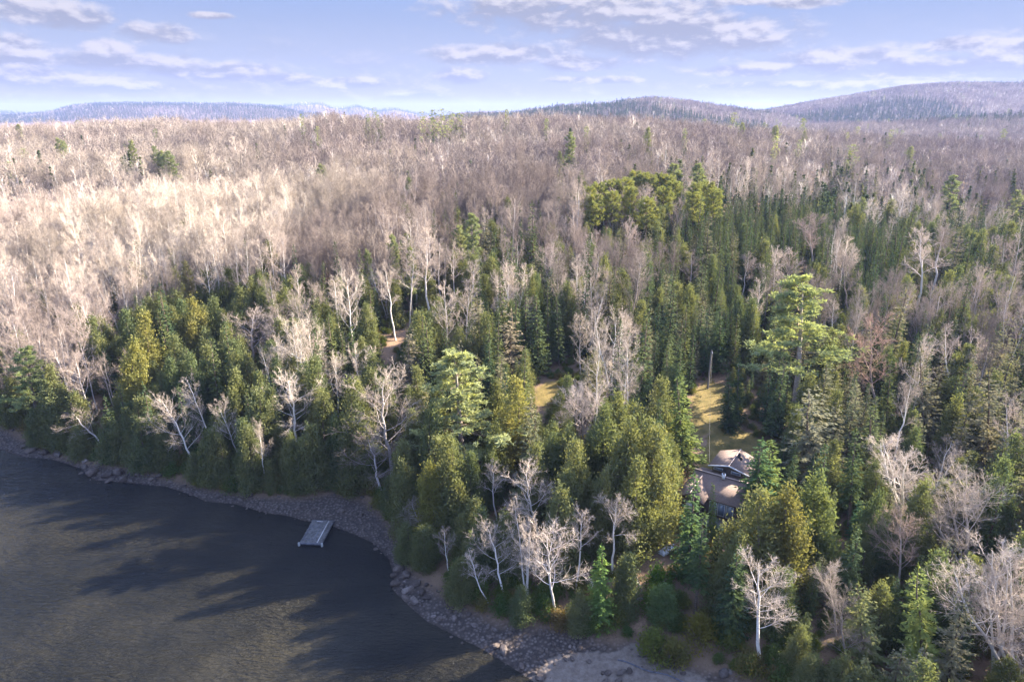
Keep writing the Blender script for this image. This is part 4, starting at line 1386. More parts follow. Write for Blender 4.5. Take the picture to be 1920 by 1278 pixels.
for si, s in enumerate(SPEC):
    k = np.nonzero(FS == si)[0]
    k = k[np.argsort(-seen[k])]
    k = k[seen[k] > 110][:292 - n_hero.get(s, 0)]
    indiv[k] = True
    print(s, 'individuals', len(k), 'rest', int((FS == si).sum() - len(k)))

# ---------------------------------------------------------------- build the individuals
GROUPS = {'cedar_tree': 'cedars of the forest', 'spruce_tree': 'dark spruces and green firs of the forest', 'fir_tree': 'olive and tan firs of the forest',
          'white_pine': 'white pines of the forest', 'red_pine': 'red pines of the sunlit grove', 'birch_tree': 'bare birches of the forest',
          'bare_hardwood': 'bare hardwoods of the forest', 'shrub': 'shrubs along the bank', 'boulder': 'boulders along the shore'}
CATS = {'cedar_tree': 'cedar tree', 'spruce_tree': 'spruce tree', 'fir_tree': 'fir tree', 'white_pine': 'pine tree', 'red_pine': 'pine tree', 'birch_tree': 'birch tree',
        'bare_hardwood': 'bare tree', 'shrub': 'shrub', 'boulder': 'boulder'}


def put_tree(sp, loc, H, yaw, lean, wf, var, label, col=None):
    """a thing with trunk and crown"""
    tm, cm, Hn = LIB[sp][var % len(LIB[sp])]
    r = bpy.data.objects.new(sp, None)
    COL.objects.link(r)
    s = H / Hn
    r.location = (loc[0], loc[1], loc[2] - 0.05)
    r.rotation_euler = (Matrix.Rotation(lean, 3, 'Y') @ Matrix.Rotation(yaw, 3, 'Z')).to_euler()
    wv = wf * s if sp in ('birch_tree', 'bare_hardwood') else wf * (s * 0.6 + 0.4)
    r.scale = (wv, wv, s)
    tag(r, label, CATS[sp], GROUPS[sp])
    for nm, me in (('trunk', tm), ('crown', cm)):
        c = bpy.data.objects.new(nm, me)
        COL.objects.link(c)
        c.parent = r
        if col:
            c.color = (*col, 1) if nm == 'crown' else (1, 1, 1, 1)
    return r


def put_far(sp, loc, H, yaw, wf, label, col=None):
    me, Hn = random.choice(FAR[sp])
    r = bpy.data.objects.new(sp, me)
    COL.objects.link(r)
    s = H / Hn
    r.location = (loc[0], loc[1], loc[2] - 0.05)
    r.rotation_euler = (0, 0, yaw)
    r.scale = (wf * s, wf * s, s)
    tag(r, label, CATS[sp], GROUPS[sp])
    return r


LM = [('the dock', 592, 995), ('the cabin roof', 1350, 890), ('the golden lawn', 1322, 765), ('the gravel beach', 1190, 1235), ('the rocky point', 760, 1105),
      ('the rock shelf on the left shore', 225, 895), ('the red pine grove', 1190, 370), ('the forest road', 780, 615), ('the small grass clearing', 1022, 735),
      ('the upturned boat', 1250, 1028), ('the utility pole', 1327, 700), ('the round boulders on the beach', 1030, 1225)]
for h in heroes:
    p = project(h[1].x, h[1].y, h[1].z + h[2] * 0.8)
    if len(h[7].split()) < 9:
        LM.append(('the ' + h[7], p[0], p[1]))
for h in far_heroes:
    p = project(h[1].x, h[1].y, h[1].z + h[2] * 0.8)
    if len(h[7].split()) < 9:
        LM.append(('the ' + h[7], p[0], p[1]))
LMX = np.array([(a[1], a[2]) for a in LM])
ORD = ['nearest', 'second', 'third', 'fourth', 'fifth', 'sixth', 'seventh', 'eighth', 'ninth', 'tenth', 'eleventh', 'twelfth', 'thirteenth', 'fourteenth',
       'fifteenth', 'sixteenth', 'seventeenth', 'eighteenth', 'nineteenth', 'twentieth']
DIRS = ['right of', 'upper right of', 'above', 'upper left of', 'left of', 'lower left of', 'below', 'lower right of']
count_in = {}


def where_label(batch, kindword):
    """batch: list of (key, px, py, adjective) -> {key: label that singles it out}"""
    rows = {}
    for key, px, py, adj in batch:
        d = np.hypot(LMX[:, 0] - px, LMX[:, 1] - py)
        j = int(np.argmin(d))
        a = math.atan2(-(py - LMX[j, 1]), px - LMX[j, 0])
        s = int(round(a / (math.pi / 4))) % 8
        rows.setdefault((j, s), []).append((d[j], key, adj))
    res = {}
    for (j, s), v in rows.items():
        v.sort()
        for q, (_, key, adj) in enumerate(v):
            o_ = ORD[q] if q < 20 else 'outlying'
            # the count runs over every tree of the kind in that direction
            res[key] = f"{adj} {kindword}, {o_} {DIRS[s]} {LM[j][0]}" if q else f"{adj} {kindword} just {DIRS[s]} {LM[j][0]}"
    return res


for (sp, b, H, yaw, lean, wf, var, lab, col) in heroes:
    put_tree(sp, b, H, yaw, lean, wf, var, lab, col)
for (sp, b, H, yaw, lean, wf, var, lab, col) in far_heroes:
    if b.y < 330:
        put_tree(sp, b, H, yaw, 0, wf, random.randrange(4), lab)
    else:
        put_far(sp, b, H, yaw, wf, lab)
lab_red = where_label([(i, r[2][0], r[2][1], 'yellow-green') for i, r in enumerate(reds)], 'red pine')
for i, (p, H, q) in enumerate(reds):
    side = 'behind the dark plantation' if q[0] > 1290 else 'of the sunlit grove'
    k = sorted(range(len(reds)), key=lambda a: reds[a][2][0]).index(i)
    put_tree('red_pine', p, H, random.uniform(0, 6.28), 0, random.uniform(0.95, 1.25), i, f"red pine {side}, {ORD[k]} counted from the left".replace('nearest', 'first'))
WORDS = {'cedar_tree': ('olive cedar', 'tall', 'low', 'mid-height'), 'spruce_tree': ('dark spruce', 'tall', 'short', 'mid-height'),
         'fir_tree': ('olive fir', 'tall', 'short', 'mid-height'), 'white_pine': ('white pine', 'tall', 'short', 'mid-height'),
         'birch_tree': ('bare birch', 'tall', 'short', 'slim'), 'bare_hardwood': ('grey hardwood', 'tall', 'short', 'mid-height')}
for si, s in enumerate(SPEC):
    ks = np.nonzero(indiv & (FS == si))[0]
    batch = []
    for k in ks:
        px, py = project(FX[k], FY[k], FZ[k] + FH[k] * 0.8)
        r_ = FH[k] / HM[s]
        w_ = WORDS[s]
        batch.append((k, px, py, w_[1] if r_ > 1.1 else w_[2] if r_ < 0.85 else w_[3]))
    labs = where_label(batch, WORDS[s][0])
    for k in ks:
        put_tree(s, (FX[k], FY[k], FZ[k]), FH[k], random.uniform(0, 6.28), random.gauss(0, 0.035), random.uniform(0.85, 1.2) * (0.75 if si < 2 else 1.0), random.randrange(12), labs[k])


# ---------------------------------------------------------------- what nobody could count: one object per kind
def src(name, me):
    return bpy.data.objects.new(name, me)          # never linked: only the mesh that the points carry


def scatter(name, label, pts, scl, rot, var, lod, near_sets, far_set, category):
    me = bpy.data.meshes.new(name)
    n = len(pts)
    me.vertices.add(n)
    me.vertices.foreach_set('co', np.asarray(pts, np.float32).ravel())
    for nm, ty, arr in (('scl', 'FLOAT_VECTOR', scl), ('rot', 'FLOAT_VECTOR', rot), ('var', 'INT', var), ('lod', 'INT', lod)):
        a = me.attributes.new(nm, ty, 'POINT')
        key = 'vector' if ty == 'FLOAT_VECTOR' else 'value'
        a.data.foreach_set(key, np.asarray(arr, np.float32 if ty != 'INT' else np.int32).ravel())
    o = bpy.data.objects.new(name, me)
    COL.objects.link(o)
    tag(o, label, category, None, 'stuff')
    ng = bpy.data.node_groups.new(name, 'GeometryNodeTree')
    ng.interface.new_socket('Geometry', in_out='INPUT', socket_type='NodeSocketGeometry')
    ng.interface.new_socket('Geometry', in_out='OUTPUT', socket_type='NodeSocketGeometry')
    g = NT(ng)
    gi, go = g.add('NodeGroupInput'), g.add('NodeGroupOutput')
    join = g.add('GeometryNodeJoinGeometry')

    def named(nm, ty):
        a = g.add('GeometryNodeInputNamedAttribute', data_type=ty)
        a.inputs['Name'].default_value = nm
        return a.outputs[0]

    for which, objs in [(0, s_) for s_ in near_sets] + [(1, far_set)]:
        if not objs:
            continue
        cj = g.add('GeometryNodeJoinGeometry')
        for ob in objs:
            oi = g.add('GeometryNodeObjectInfo', transform_space='ORIGINAL')
            oi.inputs['Object'].default_value = ob
            oi.inputs['As Instance'].default_value = True
            g.l.new(oi.outputs['Geometry'], cj.inputs[0])
        cmp_ = g.add('FunctionNodeCompare', data_type='INT', operation='EQUAL')
        g.l.new(named('lod', 'INT'), cmp_.inputs[2])
        cmp_.inputs[3].default_value = which
        ip = g.add('GeometryNodeInstanceOnPoints')
        g.l.new(gi.outputs[0], ip.inputs['Points'])
        g.l.new(cmp_.outputs[0], ip.inputs['Selection'])
        g.l.new(cj.outputs[0], ip.inputs['Instance'])
        ip.inputs['Pick Instance'].default_value = True
        g.l.new(named('var', 'INT'), ip.inputs['Instance Index'])
        er = g.add('FunctionNodeEulerToRotation')
        g.l.new(named('rot', 'FLOAT_VECTOR'), er.inputs[0])
        g.l.new(er.outputs[0], ip.inputs['Rotation'])
        g.l.new(named('scl', 'FLOAT_VECTOR'), ip.inputs['Scale'])
        g.l.new(ip.outputs[0], join.inputs[0])
    g.l.new(join.outputs[0], go.inputs[0])
    md = o.modifiers.new('scatter', 'NODES')
    md.node_group = ng
    return o


STUFF_NAMES = {'bare_hardwood': ('bare_hardwood_forest', 'mass of bare pinkish-grey hardwoods covering the slopes and ridge'),
               'birch_tree': ('birch_forest', 'mass of pale bare birches and aspens across the left slopes'),
               'spruce_tree': ('spruce_forest', 'mass of dark spruces beyond the cabin and on the hills'),
               'cedar_tree': ('cedar_forest', 'remaining olive cedars filling the forest behind the shore'),
               'fir_tree': ('fir_forest', 'remaining olive and tan firs filling the forest'),
               'white_pine': ('pine_forest', 'remaining white pines scattered through the forest')}
for si, s in enumerate(SPEC):
    ks = np.nonzero(~indiv & (FS == si))[0]
    if not len(ks):
        continue
    n = len(ks)
    lod = (FY[ks] > 250).astype(int)
    st = np.where(FY[ks] > 5500, 2.8, np.where(FY[ks] > 3500, 1.6, np.where(FY[ks] > 800, 1.12, 1.0)))
    near = LIB[s]
    Hn = near[0][2]
    sc = FH[ks] / np.where(lod == 1, FAR[s][0][1], Hn)
    wv = RNG.uniform(0.85, 1.25, n) * np.where((lod == 0) & (si < 2), 0.75, 1.0)
    if s == 'cedar_tree' or s == 'spruce_tree':
        wv = np.where(lod == 1, wv * 1.1, wv)
    scl = np.stack([sc * wv * st, sc * wv * st, sc * np.sqrt(st)], 1)
    rot = np.stack([RNG.normal(size=n) * 0.03, RNG.normal(size=n) * 0.03, RNG.uniform(0, 6.28, n)], 1)
    var = np.where(lod == 1, RNG.integers(0, len(FAR[s]), n), RNG.integers(0, len(near), n))
    nm, lab = STUFF_NAMES[s]
    scatter(nm, lab, np.stack([FX[ks], FY[ks], FZ[ks]], 1), scl, rot, var, lod,
            [[src('trunk', v[0]) for v in near], [src('crown', v[1]) for v in near]], [src(s, v[0]) for v in FAR[s]], 'forest')

# low growth on the forest floor near the lake
n = 14000
ux = RNG.uniform(-130, 110, n)
uy = RNG.uniform(20, 190, n)
k = inside(WOODED, ux, uy) & (dist_line(np.array(VEG), ux, uy) > 0.7)
for P in LAWN + TRACK:
    k &= ~inside(P, ux, uy)
k &= np.hypot(ux - 28.5, uy - 83.0) > 7.5
k &= np.abs(ux) < uy * 0.85 + 25
ux, uy = ux[k], uy[k]
n = len(ux)
us = RNG.uniform(0.18, 0.55, n) * np.where(dist_line(np.array(VEG), ux, uy) < 7, 1.7, 1.0)
scatter('undergrowth', 'low brown and green undergrowth on the forest floor', np.stack([ux, uy, height(ux, uy)], 1), np.stack([us * 1.2, us * 1.2, us], 1),
        np.stack([np.zeros(n), np.zeros(n), RNG.uniform(0, 6.28, n)], 1), RNG.integers(0, 4, n), np.zeros(n, int),
        [[src('crown', v[1]) for v in LIB['shrub']]], None, 'undergrowth')

# ---------------------------------------------------------------- rocks
m, t, o = mat('shore_rock')
oi = t.add('ShaderNodeObjectInfo')
tc = t.add('ShaderNodeTexCoord')
nz = t.noise(tc.outputs['Object'], 3.0, 6, 0.7)
c = t.ramp(oi.outputs['Random'], [(0, (0.065, 0.050, 0.041)), (0.5, (0.125, 0.098, 0.080)), (0.85, (0.095, 0.076, 0.064)), (1, (0.22, 0.18, 0.155))])
c = t.mix(t.smooth(nz, 0.4, 0.65), c, t.mix(1.0, c, (0.6, 0.56, 0.54, 1), 'MULTIPLY'))
principled(t, o, c, 0.85, 0.2, bump(t, nz, 0.6, 0.08))
M['rock'] = m
import bmesh
ROCK = []
for i in range(6):
    rg = np.random.default_rng(900 + i)
    bm = bmesh.new()
    bmesh.ops.create_icosphere(bm, subdivisions=2, radius=0.5)
    co = np.array([v.co for v in bm.verts])
    for q in range(9):                                   # facets: slice the ball with random planes
        nrm = rand_unit(rg, 1)[0]
        lim = rg.uniform(0.27, 0.40)
        dd = co @ nrm
        over = dd > lim
        co[over] -= nrm * (dd[over] - lim)[:, None]
    co += rg.normal(size=co.shape) * 0.008
    co *= np.array([1.15, rg.uniform(0.75, 1.0), rg.uniform(0.55, 0.75)])
    for v, p in zip(bm.verts, co):
        v.co = p
    me = bpy.data.meshes.new('boulder')
    bm.to_mesh(me)
    bm.free()
    me.materials.append(M['rock'])
    ROCK.append(me)
BOULD = []   # px, py, size
for px, py, s in [(60, 846, 2.4), (85, 850, 2.0), (110, 852, 2.0), (135, 862, 1.6), (45, 838, 1.7), (175, 888, 2.8), (200, 893, 2.4), (222, 888, 2.6), (232, 900, 2.2),
                  (205, 902, 1.6), (258, 892, 1.3), (272, 884, 1.0), (160, 876, 1.6), (186, 872, 1.5), (245, 903, 1.4), (290, 902, 1.3), (300, 893, 1.4), (320, 905, 1.1),
                  (345, 912, 1.0), (468, 930, 1.5), (450, 938, 1.1), (490, 945, 1.2), (520, 952, 0.9), (410, 930, 1.2), (430, 920, 1.0), (590, 968, 0.9), (660, 960, 0.7),
                  (748, 1068, 2.2), (760, 1080, 1.8), (742, 1096, 1.7), (765, 1108, 2.0), (780, 1095, 1.6), (792, 1112, 1.5), (760, 1122, 1.3), (778, 1128, 1.5), (800, 1122, 1.3), (738, 1080, 1.2),
                  (825, 1160, 1.1), (852, 1160, 1.2), (813, 1155, 0.8), (880, 1153, 0.9), (915, 1175, 0.8), (928, 1180, 0.8), (955, 1187, 0.9), (945, 1220, 1.4), (930, 1226, 0.6), (977, 1250, 0.9),
                  (1012, 1187, 1.1), (1026, 1184, 0.8), (1015, 1220, 0.8), (1025, 1222, 0.7), (1010, 1236, 0.7), (1022, 1240, 0.7), (1035, 1228, 0.7), (1048, 1219, 0.8), (1055, 1228, 0.6),
                  (1060, 1236, 0.7), (1040, 1244, 0.6), (1072, 1235, 0.7), (1068, 1222, 0.6), (1112, 1216, 0.7), (1140, 1262, 1.1), (1165, 1262, 1.2), (1180, 1258, 1.2), (1105, 1240, 0.7),
                  (1160, 1278, 1.2), (1135, 1280, 1.1), (1218, 1212, 0.8), (1240, 1247, 0.8), (1280, 1262, 0.8), (1002, 1262, 0.6), (1012, 1268, 0.7), (905, 1200, 0.5), (868, 1180, 0.6)]:
    BOULD.append((px, py, s))
batch = [(i, b_[0], b_[1], 'large grey' if b_[2] > 1.4 else 'grey' if b_[2] > 0.85 else 'small grey') for i, b_ in enumerate(BOULD)]
LMX_full, LM_full = LMX, LM
shore_lm = [('the dock', 592, 995), ('the rock shelf on the left shore', 205, 893), ('the first rocks on the left edge', 85, 850), ('the rocky point', 765, 1100),
            ('the big lone boulder by the water', 945, 1220), ('the round boulders on the beach', 1040, 1230), ('the dark pole on the beach', 1160, 1262), ('the grassy bank below the birches', 450, 930),
            ('the scree below the point birches', 850, 1160)]
LM = shore_lm
LMX = np.array([(a[1], a[2]) for a in LM])
labs = where_label(batch, 'boulder')
for i, (px, py, s) in enumerate(BOULD):
    p = ground_at(px, py)
    r = bpy.data.objects.new('boulder', ROCK[i % 6])
    COL.objects.link(r)
    r.location = (p.x, p.y, p.z + s * 0.12)
    s *= 0.82
    r.scale = (s * random.uniform(0.85, 1.35), s * random.uniform(0.8, 1.1), s * random.uniform(0.7, 1.05))
    r.rotation_euler = (random.gauss(0, 0.15), random.gauss(0, 0.15), random.uniform(0, 6.28))
    tag(r, labs[i], 'boulder', GROUPS['boulder'])
LM, LMX = LM_full, LMX_full
n = 26000
sx = RNG.uniform(-160, 60, n)
sy = RNG.uniform(30, 155, n)
d_ = shore_d(sx, sy)
ve = dist_line(np.array(VEG), sx, sy) * np.where(inside(WOODED, sx, sy), 1, -1)
k = (d_ > -0.6) & (ve < 0.8)
for P in SAND:
    k &= ~inside(P, sx, sy) | (RNG.uniform(size=n) < 0.12)
sx, sy, d_ = sx[k], sy[k], d_[k]
n = len(sx)
ss = np.exp(RNG.normal(-1.4, 0.62, n)).clip(0.08, 1.3)
sz_ = height(sx, sy) + ss * 0.08
scatter('shore_stones', 'loose grey stones covering the bank above the waterline', np.stack([sx, sy, sz_], 1),
        np.stack([ss, ss * RNG.uniform(0.8, 1.2, n), ss * RNG.uniform(0.7, 1.1, n)], 1),
        np.stack([RNG.normal(size=n) * 0.3, RNG.normal(size=n) * 0.3, RNG.uniform(0, 6.28, n)], 1),
        RNG.integers(0, 6, n), np.zeros(n, int), [[src('boulder', me) for me in ROCK]], None, 'stones')
print('stones', n)

# ---------------------------------------------------------------- dock
def simple(name, c0, c1, scale=3.0, rough=0.75, spec=0.25, stretch=(1, 1, 1)):
    m, t, o = mat(name)
    tc = t.add('ShaderNodeTexCoord')
    mp = t.add('ShaderNodeMapping')
    mp.inputs['Scale'].default_value = stretch
    t.l.new(tc.outputs['Object'], mp.inputs[0])
    nz = t.noise(mp.outputs[0], scale, 5, 0.65)
    c = t.mix(t.smooth(nz, 0.3, 0.7), (*c0, 1), (*c1, 1))
    principled(t, o, c, rough, spec, bump(t, nz, 0.3, 0.02))
    return m


M['deck'] = simple('weathered_boards', (0.065, 0.060, 0.056), (0.17, 0.16, 0.15), 2.2)
M['deckdark'] = simple('dark_boards', (0.06, 0.06, 0.07), (0.14, 0.14, 0.16), 3)
M['newwood'] = simple('pale_board', (0.34, 0.31, 0.28), (0.50, 0.47, 0.44), 3)
M['float'] = simple('float_white', (0.28, 0.28, 0.27), (0.42, 0.42, 0.40), 4)
BL, BR, FR, FL = Vector((-28.9, 85.2)), Vector((-25.9, 85.1)), Vector((-25.9, 80.0)), Vector((-29.1, 80.3))
dk = empty('wooden_dock', (-27.4, 82.7, 0.35), R(-3))
tag(dk, 'weathered grey wooden dock with a pale board, moored at the stony bay', 'dock')
mb = MB()
for i in range(15):
    y = -2.55 + i * 0.365
    mb.box((random.uniform(-0.03, 0.03), y, 0.10), (3.15 + random.uniform(-0.05, 0.05), 0.33, 0.05), random.gauss(0, 0.006))
mb.build('deck', M['deck'], dk)
mb = MB()
for x in (-1.5, 0, 1.5):
    mb.box((x, 0, -0.06), (0.12, 5.5, 0.22))
mb.box((0, -2.78, -0.03), (3.3, 0.12, 0.26))
mb.box((0, 2.78, -0.03), (3.3, 0.12, 0.26))
mb.build('frame', M['deckdark'], dk)
mb = MB()
mb.box((0.85, 0.0, 0.145), (0.13, 5.3, 0.035))
mb.build('walkway_board', M['newwood'], dk)
mb = MB()
for s_ in (-1, 1):
    mb.box((-0.55 + s_ * 0.75, -0.4, 0.14), (0.10, 3.0, 0.03))
for y in (-1.9, 1.1):
    mb.box((-0.55, y, 0.142), (1.6, 0.10, 0.03))
mb.build('hatch_frame', M['deckdark'], dk)
mb = MB()
mb.box((-0.4, 2.45, 0.145), (0.9, 0.12, 0.035))
mb.build('cleat_board', M['newwood'], dk)
for s_ in (-1, 1):
    mb = MB()
    th = np.linspace(0, 2 * math.pi, 11)[:-1]
    mb.tubes([[s_ * 1.6, -2.9, -0.25]], [[s_ * 1.6, -2.9, 0.22]], 0.16, 0.14, 10)
    mb.tubes([[s_ * 1.6, -2.9, 0.22]], [[s_ * 1.6, -2.9, 0.235]], 0.14, 0.01, 10)
    mb.build('corner_float', M['float'], dk)

# ---------------------------------------------------------------- cabin, in its own frame: x along the ridge, y away from the lake
hg = 5.0
hou = empty('cabin', (25.7, 84.2, hg), math.atan2(-0.55, 0.835))
tag(hou, 'brown cabin with stepped shingle roofs in the clearing behind the firs', 'cabin')


def shingle(name, a, b_):
    m, t, o = mat(name)
    tc = t.add('ShaderNodeTexCoord')
    br = t.add('ShaderNodeTexBrick')
    mp = t.add('ShaderNodeMapping')
    mp.inputs['Scale'].default_value = (1.4, 3.2, 3.2)
    t.l.new(tc.outputs['Object'], mp.inputs[0])
    t.l.new(mp.outputs[0], br.inputs['Vector'])
    br.inputs['Color1'].default_value = (*a, 1)
    br.inputs['Color2'].default_value = (*b_, 1)
    br.inputs['Mortar'].default_value = (a[0] * 0.55, a[1] * 0.55, a[2] * 0.55, 1)
    br.inputs['Mortar Size'].default_value = 0.03
    br.inputs['Scale'].default_value = 1.6
    nz = t.noise(tc.outputs['Object'], 1.2, 5, 0.7)
    c = t.mix(t.smooth(nz, 0.35, 0.7), br.outputs[0], t.mix(1.0, br.outputs[0], (0.85, 0.83, 0.82, 1), 'MULTIPLY'))
    principled(t, o, c, 0.9, 0.15)
    return m


M['shingle'] = shingle('brown_shingles', (0.185, 0.132, 0.105), (0.25, 0.185, 0.15))
M['fascia'] = simple('pale_ridge', (0.36, 0.27, 0.22), (0.45, 0.35, 0.29), 3)
M['white'] = simple('white_trim', (0.55, 0.57, 0.60), (0.68, 0.70, 0.72), 3)
M['siding'] = simple('dark_siding', (0.07, 0.05, 0.04), (0.12, 0.09, 0.07), 2, stretch=(1, 1, 8))
M['black'] = simple('black_metal', (0.02, 0.02, 0.022), (0.04, 0.04, 0.045), 5)
m, t, o = mat('window_glass')
b = principled(t, o, (0.16, 0.20, 0.26, 1), 0.08, 0.8)
M['glass'] = m


def slab(mb, P, th=0.14, m=0):
    """a roof plane with thickness from four corners, counter-clockwise from above"""
    P = [Vector(p) for p in P]
    dn = Vector((0, 0, -th))
    V = P + [p + dn for p in P]
    mb.quads([tuple(v) for v in V], [(0, 1, 2, 3), (7, 6, 5, 4), (0, 4, 5, 1), (1, 5, 6, 2), (2, 6, 7, 3), (3, 7, 4, 0)], m)


# lower walls and roof
mb = MB()
mb.box((3.6, -1.0, 0.65), (7.2, 5.2, 4.1))
mb.box((0.9, -3.3, 0.35), (2.6, 3.6, 4.1))
mb.build('lower_wall', M['siding'], hou)
mb = MB()
slab(mb, [(-0.3, 0, 4.4), (-0.3, -3.95, 2.75), (8.0, -3.95, 2.75), (8.0, 0, 4.4)])
slab(mb, [(8.0, 0.002, 4.4), (8.0, 3.3, 3.2), (-0.3, 3.3, 3.2), (-0.3, 0.002, 4.4)])
lr = mb.build('lower_roof', M['shingle'], hou)
mb = MB()
mb.box((3.85, 0, 4.44), (8.3, 0.2, 0.07))
mb.build('ridge_cap', M['fascia'], lr)
mb = MB()
slab(mb, [(1.0, -0.6, 4.18), (-0.95, -0.6, 2.95), (-0.95, -5.7, 2.80), (1.0, -5.7, 3.85)])
slab(mb, [(1.002, -5.7, 3.85), (2.9, -5.7, 2.80), (2.9, -0.6, 2.95), (1.002, -0.6, 4.18)])
pr = mb.build('porch_roof', M['shingle'], hou)
pr['label'] = 'low gabled porch roof reaching towards the lake'
mb = MB()
mb.tubes([[1.0, -0.9, 4.2]], [[1.0, -5.7, 3.9]], 0.07, 0.07, 6)
mb.build('ridge_cap', M['fascia'], pr)
# upper block
mb = MB()
mb.box((3.9, 4.2, 2.4), (4.7, 5.0, 4.9))
mb.quads([(1.55, 1.7, 4.85), (6.25, 1.7, 4.85), (3.9, 1.7, 5.4), (3.9, 1.7, 5.4)], [(0, 1, 2, 3)])
mb.build('upper_wall', M['siding'], hou)
mb = MB()
slab(mb, [(3.9, 1.1, 5.95), (3.9, 7.0, 5.95), (1.15, 6.4, 5.25), (1.15, 1.1, 5.25)])
slab(mb, [(3.902, 7.0, 5.95), (3.902, 1.1, 5.95), (6.65, 1.1, 5.25), (6.65, 6.4, 5.25)])
ur = mb.build('upper_roof', M['shingle'], hou)
ur.location.z = -0.35
mb = MB()
mb.tubes([[3.9, 1.1, 5.97]], [[3.9, 7.0, 5.97]], 0.07, 0.07, 6)
mb.build('ridge_cap', M['fascia'], ur)
for a, b_ in (((1.1, 1.07, 5.16), (3.9, 1.07, 5.86)), ((3.9, 1.07, 5.86), (6.7, 1.07, 5.16))):
    mb = MB()
    a, b_ = Vector(a), Vector(b_)
    mb.quads([tuple(a), tuple(b_), tuple(b_ + Vector((0, 0, 0.18))), tuple(a + Vector((0, 0, 0.18))),
              tuple(a + Vector((0, -0.05, 0))), tuple(b_ + Vector((0, -0.05, 0))), tuple(b_ + Vector((0, -0.05, 0.18))), tuple(a + Vector((0, -0.05, 0.18)))],
             [(0, 3, 2, 1), (4, 5, 6, 7), (3, 7, 6, 2), (0, 1, 5, 4), (0, 4, 7, 3), (1, 2, 6, 5)])
    mb.build('fascia', M['white'], ur)
for x in (2.4, 4.8):
    mb = MB()
    mb.box((x, 1.66, 4.45), (1.3, 0.06, 0.42))
    f_ = mb.build('window', M['white'], hou)
    mb = MB()
    mb.box((x, 1.62, 4.45), (1.14, 0.03, 0.30))
    mb.build('pane', M['glass'], f_)
for x in (3.6, 4.7, 5.8):
    mb = MB()
    mb.box((x, -3.64, 1.5), (0.98, 0.06, 1.9))
    f_ = mb.build('window', M['white'], hou)
    mb = MB()
    mb.box((x, -3.69, 1.55), (0.8, 0.03, 1.6))
    mb.build('pane', M['glass'], f_)
mb = MB()
mb.box((0.9, -5.13, 1.15), (0.95, 0.06, 2.1))
f_ = mb.build('door', M['white'], hou)
mb = MB()
mb.tubes([[1.25, -5.2, 1.15]], [[1.25, -5.27, 1.15]], 0.04, 0.05, 8)
mb.build('handle', M['black'], f_)
mb = MB()
mb.box((4.9, -5.0, 0.25), (4.6, 2.6, 0.12))
for x in (2.8, 4.9, 7.0):
    mb.box((x, -6.2, -0.75), (0.14, 0.14, 1.9))
mb.build('deck', M['deck'], hou)
for (x, y, z, cap) in ((4.3, 4.6, 5.7, False), (3.4, 1.0, 4.5, False), (3.7, -0.25, 4.65, True)):
    mb = MB()
    mb.box((x, y, z - 0.1), (0.42, 0.42, 0.62), 0.3)
    if cap:
        mb.box((x, y, z + 0.26), (0.5, 0.5, 0.06), 0.3)
    c_ = mb.build('chimney' if cap else 'roof_vent', M['white'] if cap else M['black'], hou)
    mb = MB()
    mb.tubes([[x, y, z + 0.2]], [[x, y, z + 0.45]], 0.12, 0.12, 8)
    mb.tubes([[x, y, z + 0.45]], [[x, y, z + 0.50]], 0.18, 0.05, 8)
    mb.build('flue', M['black'], c_)
mb = MB()
mb.tubes([[4.8, 3.9, 5.0]], [[4.8, 3.9, 5.75]], 0.025, 0.025, 6)
th = np.arange(10) * 0.6283
mb.tris([(4.8, 3.8, 5.75)] + [(4.8 + 0.25 * math.cos(a), 3.72 - 0.05, 5.8 + 0.25 * math.sin(a)) for a in th], [(0, i + 1, (i + 1) % 10 + 1) for i in range(10)])
mb.build('dish', M['black'], hou)

# utility pole and its service cable to the cabin
M['greywood'] = simple('grey_pole_wood', (0.15, 0.135, 0.12), (0.24, 0.22, 0.20), 5, stretch=(1, 1, 0.3))
p = ground_at(1327, 728)
up = empty('utility_pole', tuple(p))
tag(up, 'grey wooden utility pole at the far end of the golden lawn', 'utility pole')
mb = MB()
mb.tubes([[0, 0, -0.5], [0, 0, 4]], [[0, 0, 4], [0.05, 0, 7.6]], [0.2, 0.17], [0.17, 0.13], 8)
mb.build('pole', M['greywood'], up)
mb = MB()
mb.tubes([[0.2, 0, 6.9]], [[0.2, 0, 7.3]], 0.08, 0.08, 8)
mb.build('insulator', M['white'], up)
a = p + Vector((0.2, 0, 7.1))
b_ = hou.matrix_basis @ Vector((1.2, 1.2, 5.35))
pts = [a.lerp(b_, s_ / 16) - Vector((0, 0, 1.6 * 4 * (s_ / 16) * (1 - s_ / 16))) for s_ in range(17)]
mb = MB()
mb.tubes([tuple(q) for q in pts[:-1]], [tuple(q) for q in pts[1:]], 0.013, 0.013, 5)
c_ = mb.build('service_cable', M['greywood'])
tag(c_, 'thin pale service cable sagging from utility pole to cabin eave', 'cable')

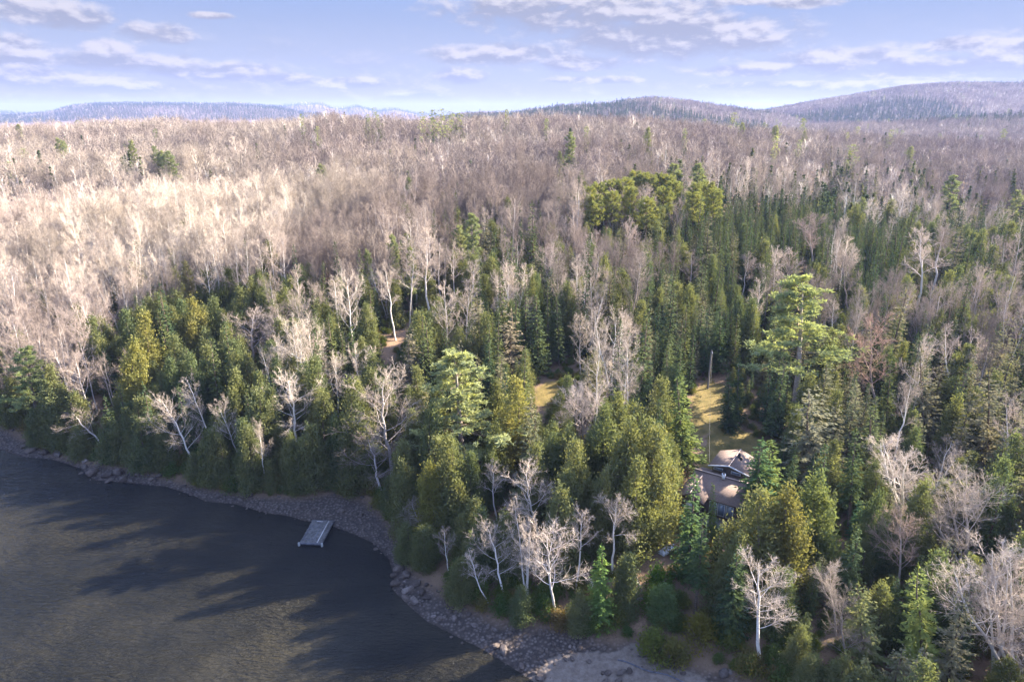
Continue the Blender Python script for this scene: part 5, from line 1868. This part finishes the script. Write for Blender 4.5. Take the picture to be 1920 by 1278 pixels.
# upturned boat
M['boat'] = simple('boat_hull', (0.42, 0.44, 0.46), (0.58, 0.60, 0.62), 3, 0.5)
bp = ground_at(1251, 1032)
bo = empty('upturned_boat', (bp.x, bp.y, bp.z + 0.02), math.atan2(1.57, 1.82))
tag(bo, 'pale upturned rowing boat on the brown path below the cabin', 'boat')
mb = MB()
ns, nr = 13, 9
V = []
for i in range(ns):
    u_ = i / (ns - 1)
    x = (u_ - 0.5) * 2.7
    wd = 0.55 * (1 - max(0, (u_ - 0.35) / 0.65) ** 2.4) if u_ > 0.35 else 0.55 * (0.85 + 0.15 * u_ / 0.35)
    hh_ = 0.42 - 0.06 * math.sin(u_ * math.pi)
    for j in range(nr):
        a = math.pi * j / (nr - 1)
        V.append((x, max(wd, 0.03) * math.cos(a), 0.04 + hh_ * math.sin(a) ** 0.6))
mb.quads(V, [(i * nr + j, i * nr + j + 1, (i + 1) * nr + j + 1, (i + 1) * nr + j) for i in range(ns - 1) for j in range(nr - 1)])
mb.tris([V[j] for j in range(nr)], [(0, j, j + 1) for j in range(1, nr - 1)])
mb.build('hull', M['boat'], bo, True)
mb = MB()
mb.box((0, 0, 0.45), (2.4, 0.06, 0.07))
mb.build('keel', M['newwood'], bo)

# wooden steps
sp_ = ground_at(1186, 1104)
st_ = empty('wooden_steps', tuple(sp_), R(8))
tag(st_, 'weathered wooden steps climbing the bank from the gravel beach', 'steps')
zz0 = sp_.z
for i in range(5):
    mb = MB()
    y = -1.6 + i * 0.8
    z = h1(sp_.x, sp_.y + y) - zz0 + 0.14
    mb.box((0, y, z), (1.9, 0.34, 0.14), random.gauss(0, 0.03))
    mb.build('tread', M['greywood'], st_)
for s_ in (-1, 1):
    mb = MB()
    mb.tubes([[s_ * 1.0, -1.9, h1(sp_.x, sp_.y - 1.9) - zz0 + 0.05]], [[s_ * 1.0, 1.9, h1(sp_.x, sp_.y + 1.9) - zz0 + 0.05]], 0.09, 0.09, 6)
    mb.build('stringer', M['greywood'], st_)

# dark pole lying on the beach
a = ground_at(1158, 1237)
b_ = ground_at(1300, 1285)
mb = MB()
n = 9
pp = []
for i in range(n + 1):
    q = a.lerp(b_, i / n)
    pp.append((q.x, q.y + 0.12 * math.sin(i * 1.3), h1(q.x, q.y) + 0.07))
mb.tubes(pp[:-1], pp[1:], 0.07, 0.07, 6)
c_ = mb.build('driftwood_pole', M['deckdark'])
tag(c_, 'long thin dark pole lying across the gravel beach', 'driftwood')

# ---------------------------------------------------------------- haze
mb = MB()
mb.box((0, 4550, 98.5), (18600, 10600, 207))
hz = mb.build('haze', [])
hz['kind'] = 'stuff'
hz['label'] = 'thin blue autumn air over the valley'
m = bpy.data.materials.new('air')
m.use_nodes = True
t = NT(m.node_tree)
t.n.clear()
o = t.add('ShaderNodeOutputMaterial')
pv = t.add('ShaderNodeVolumePrincipled')
pv.inputs['Color'].default_value = (0.42, 0.54, 1.0, 1)
pv.inputs['Density'].default_value = 0.000065
pv.inputs['Anisotropy'].default_value = 0.1
t.l.new(pv.outputs[0], o.inputs['Volume'])
hz.data.materials.append(m)
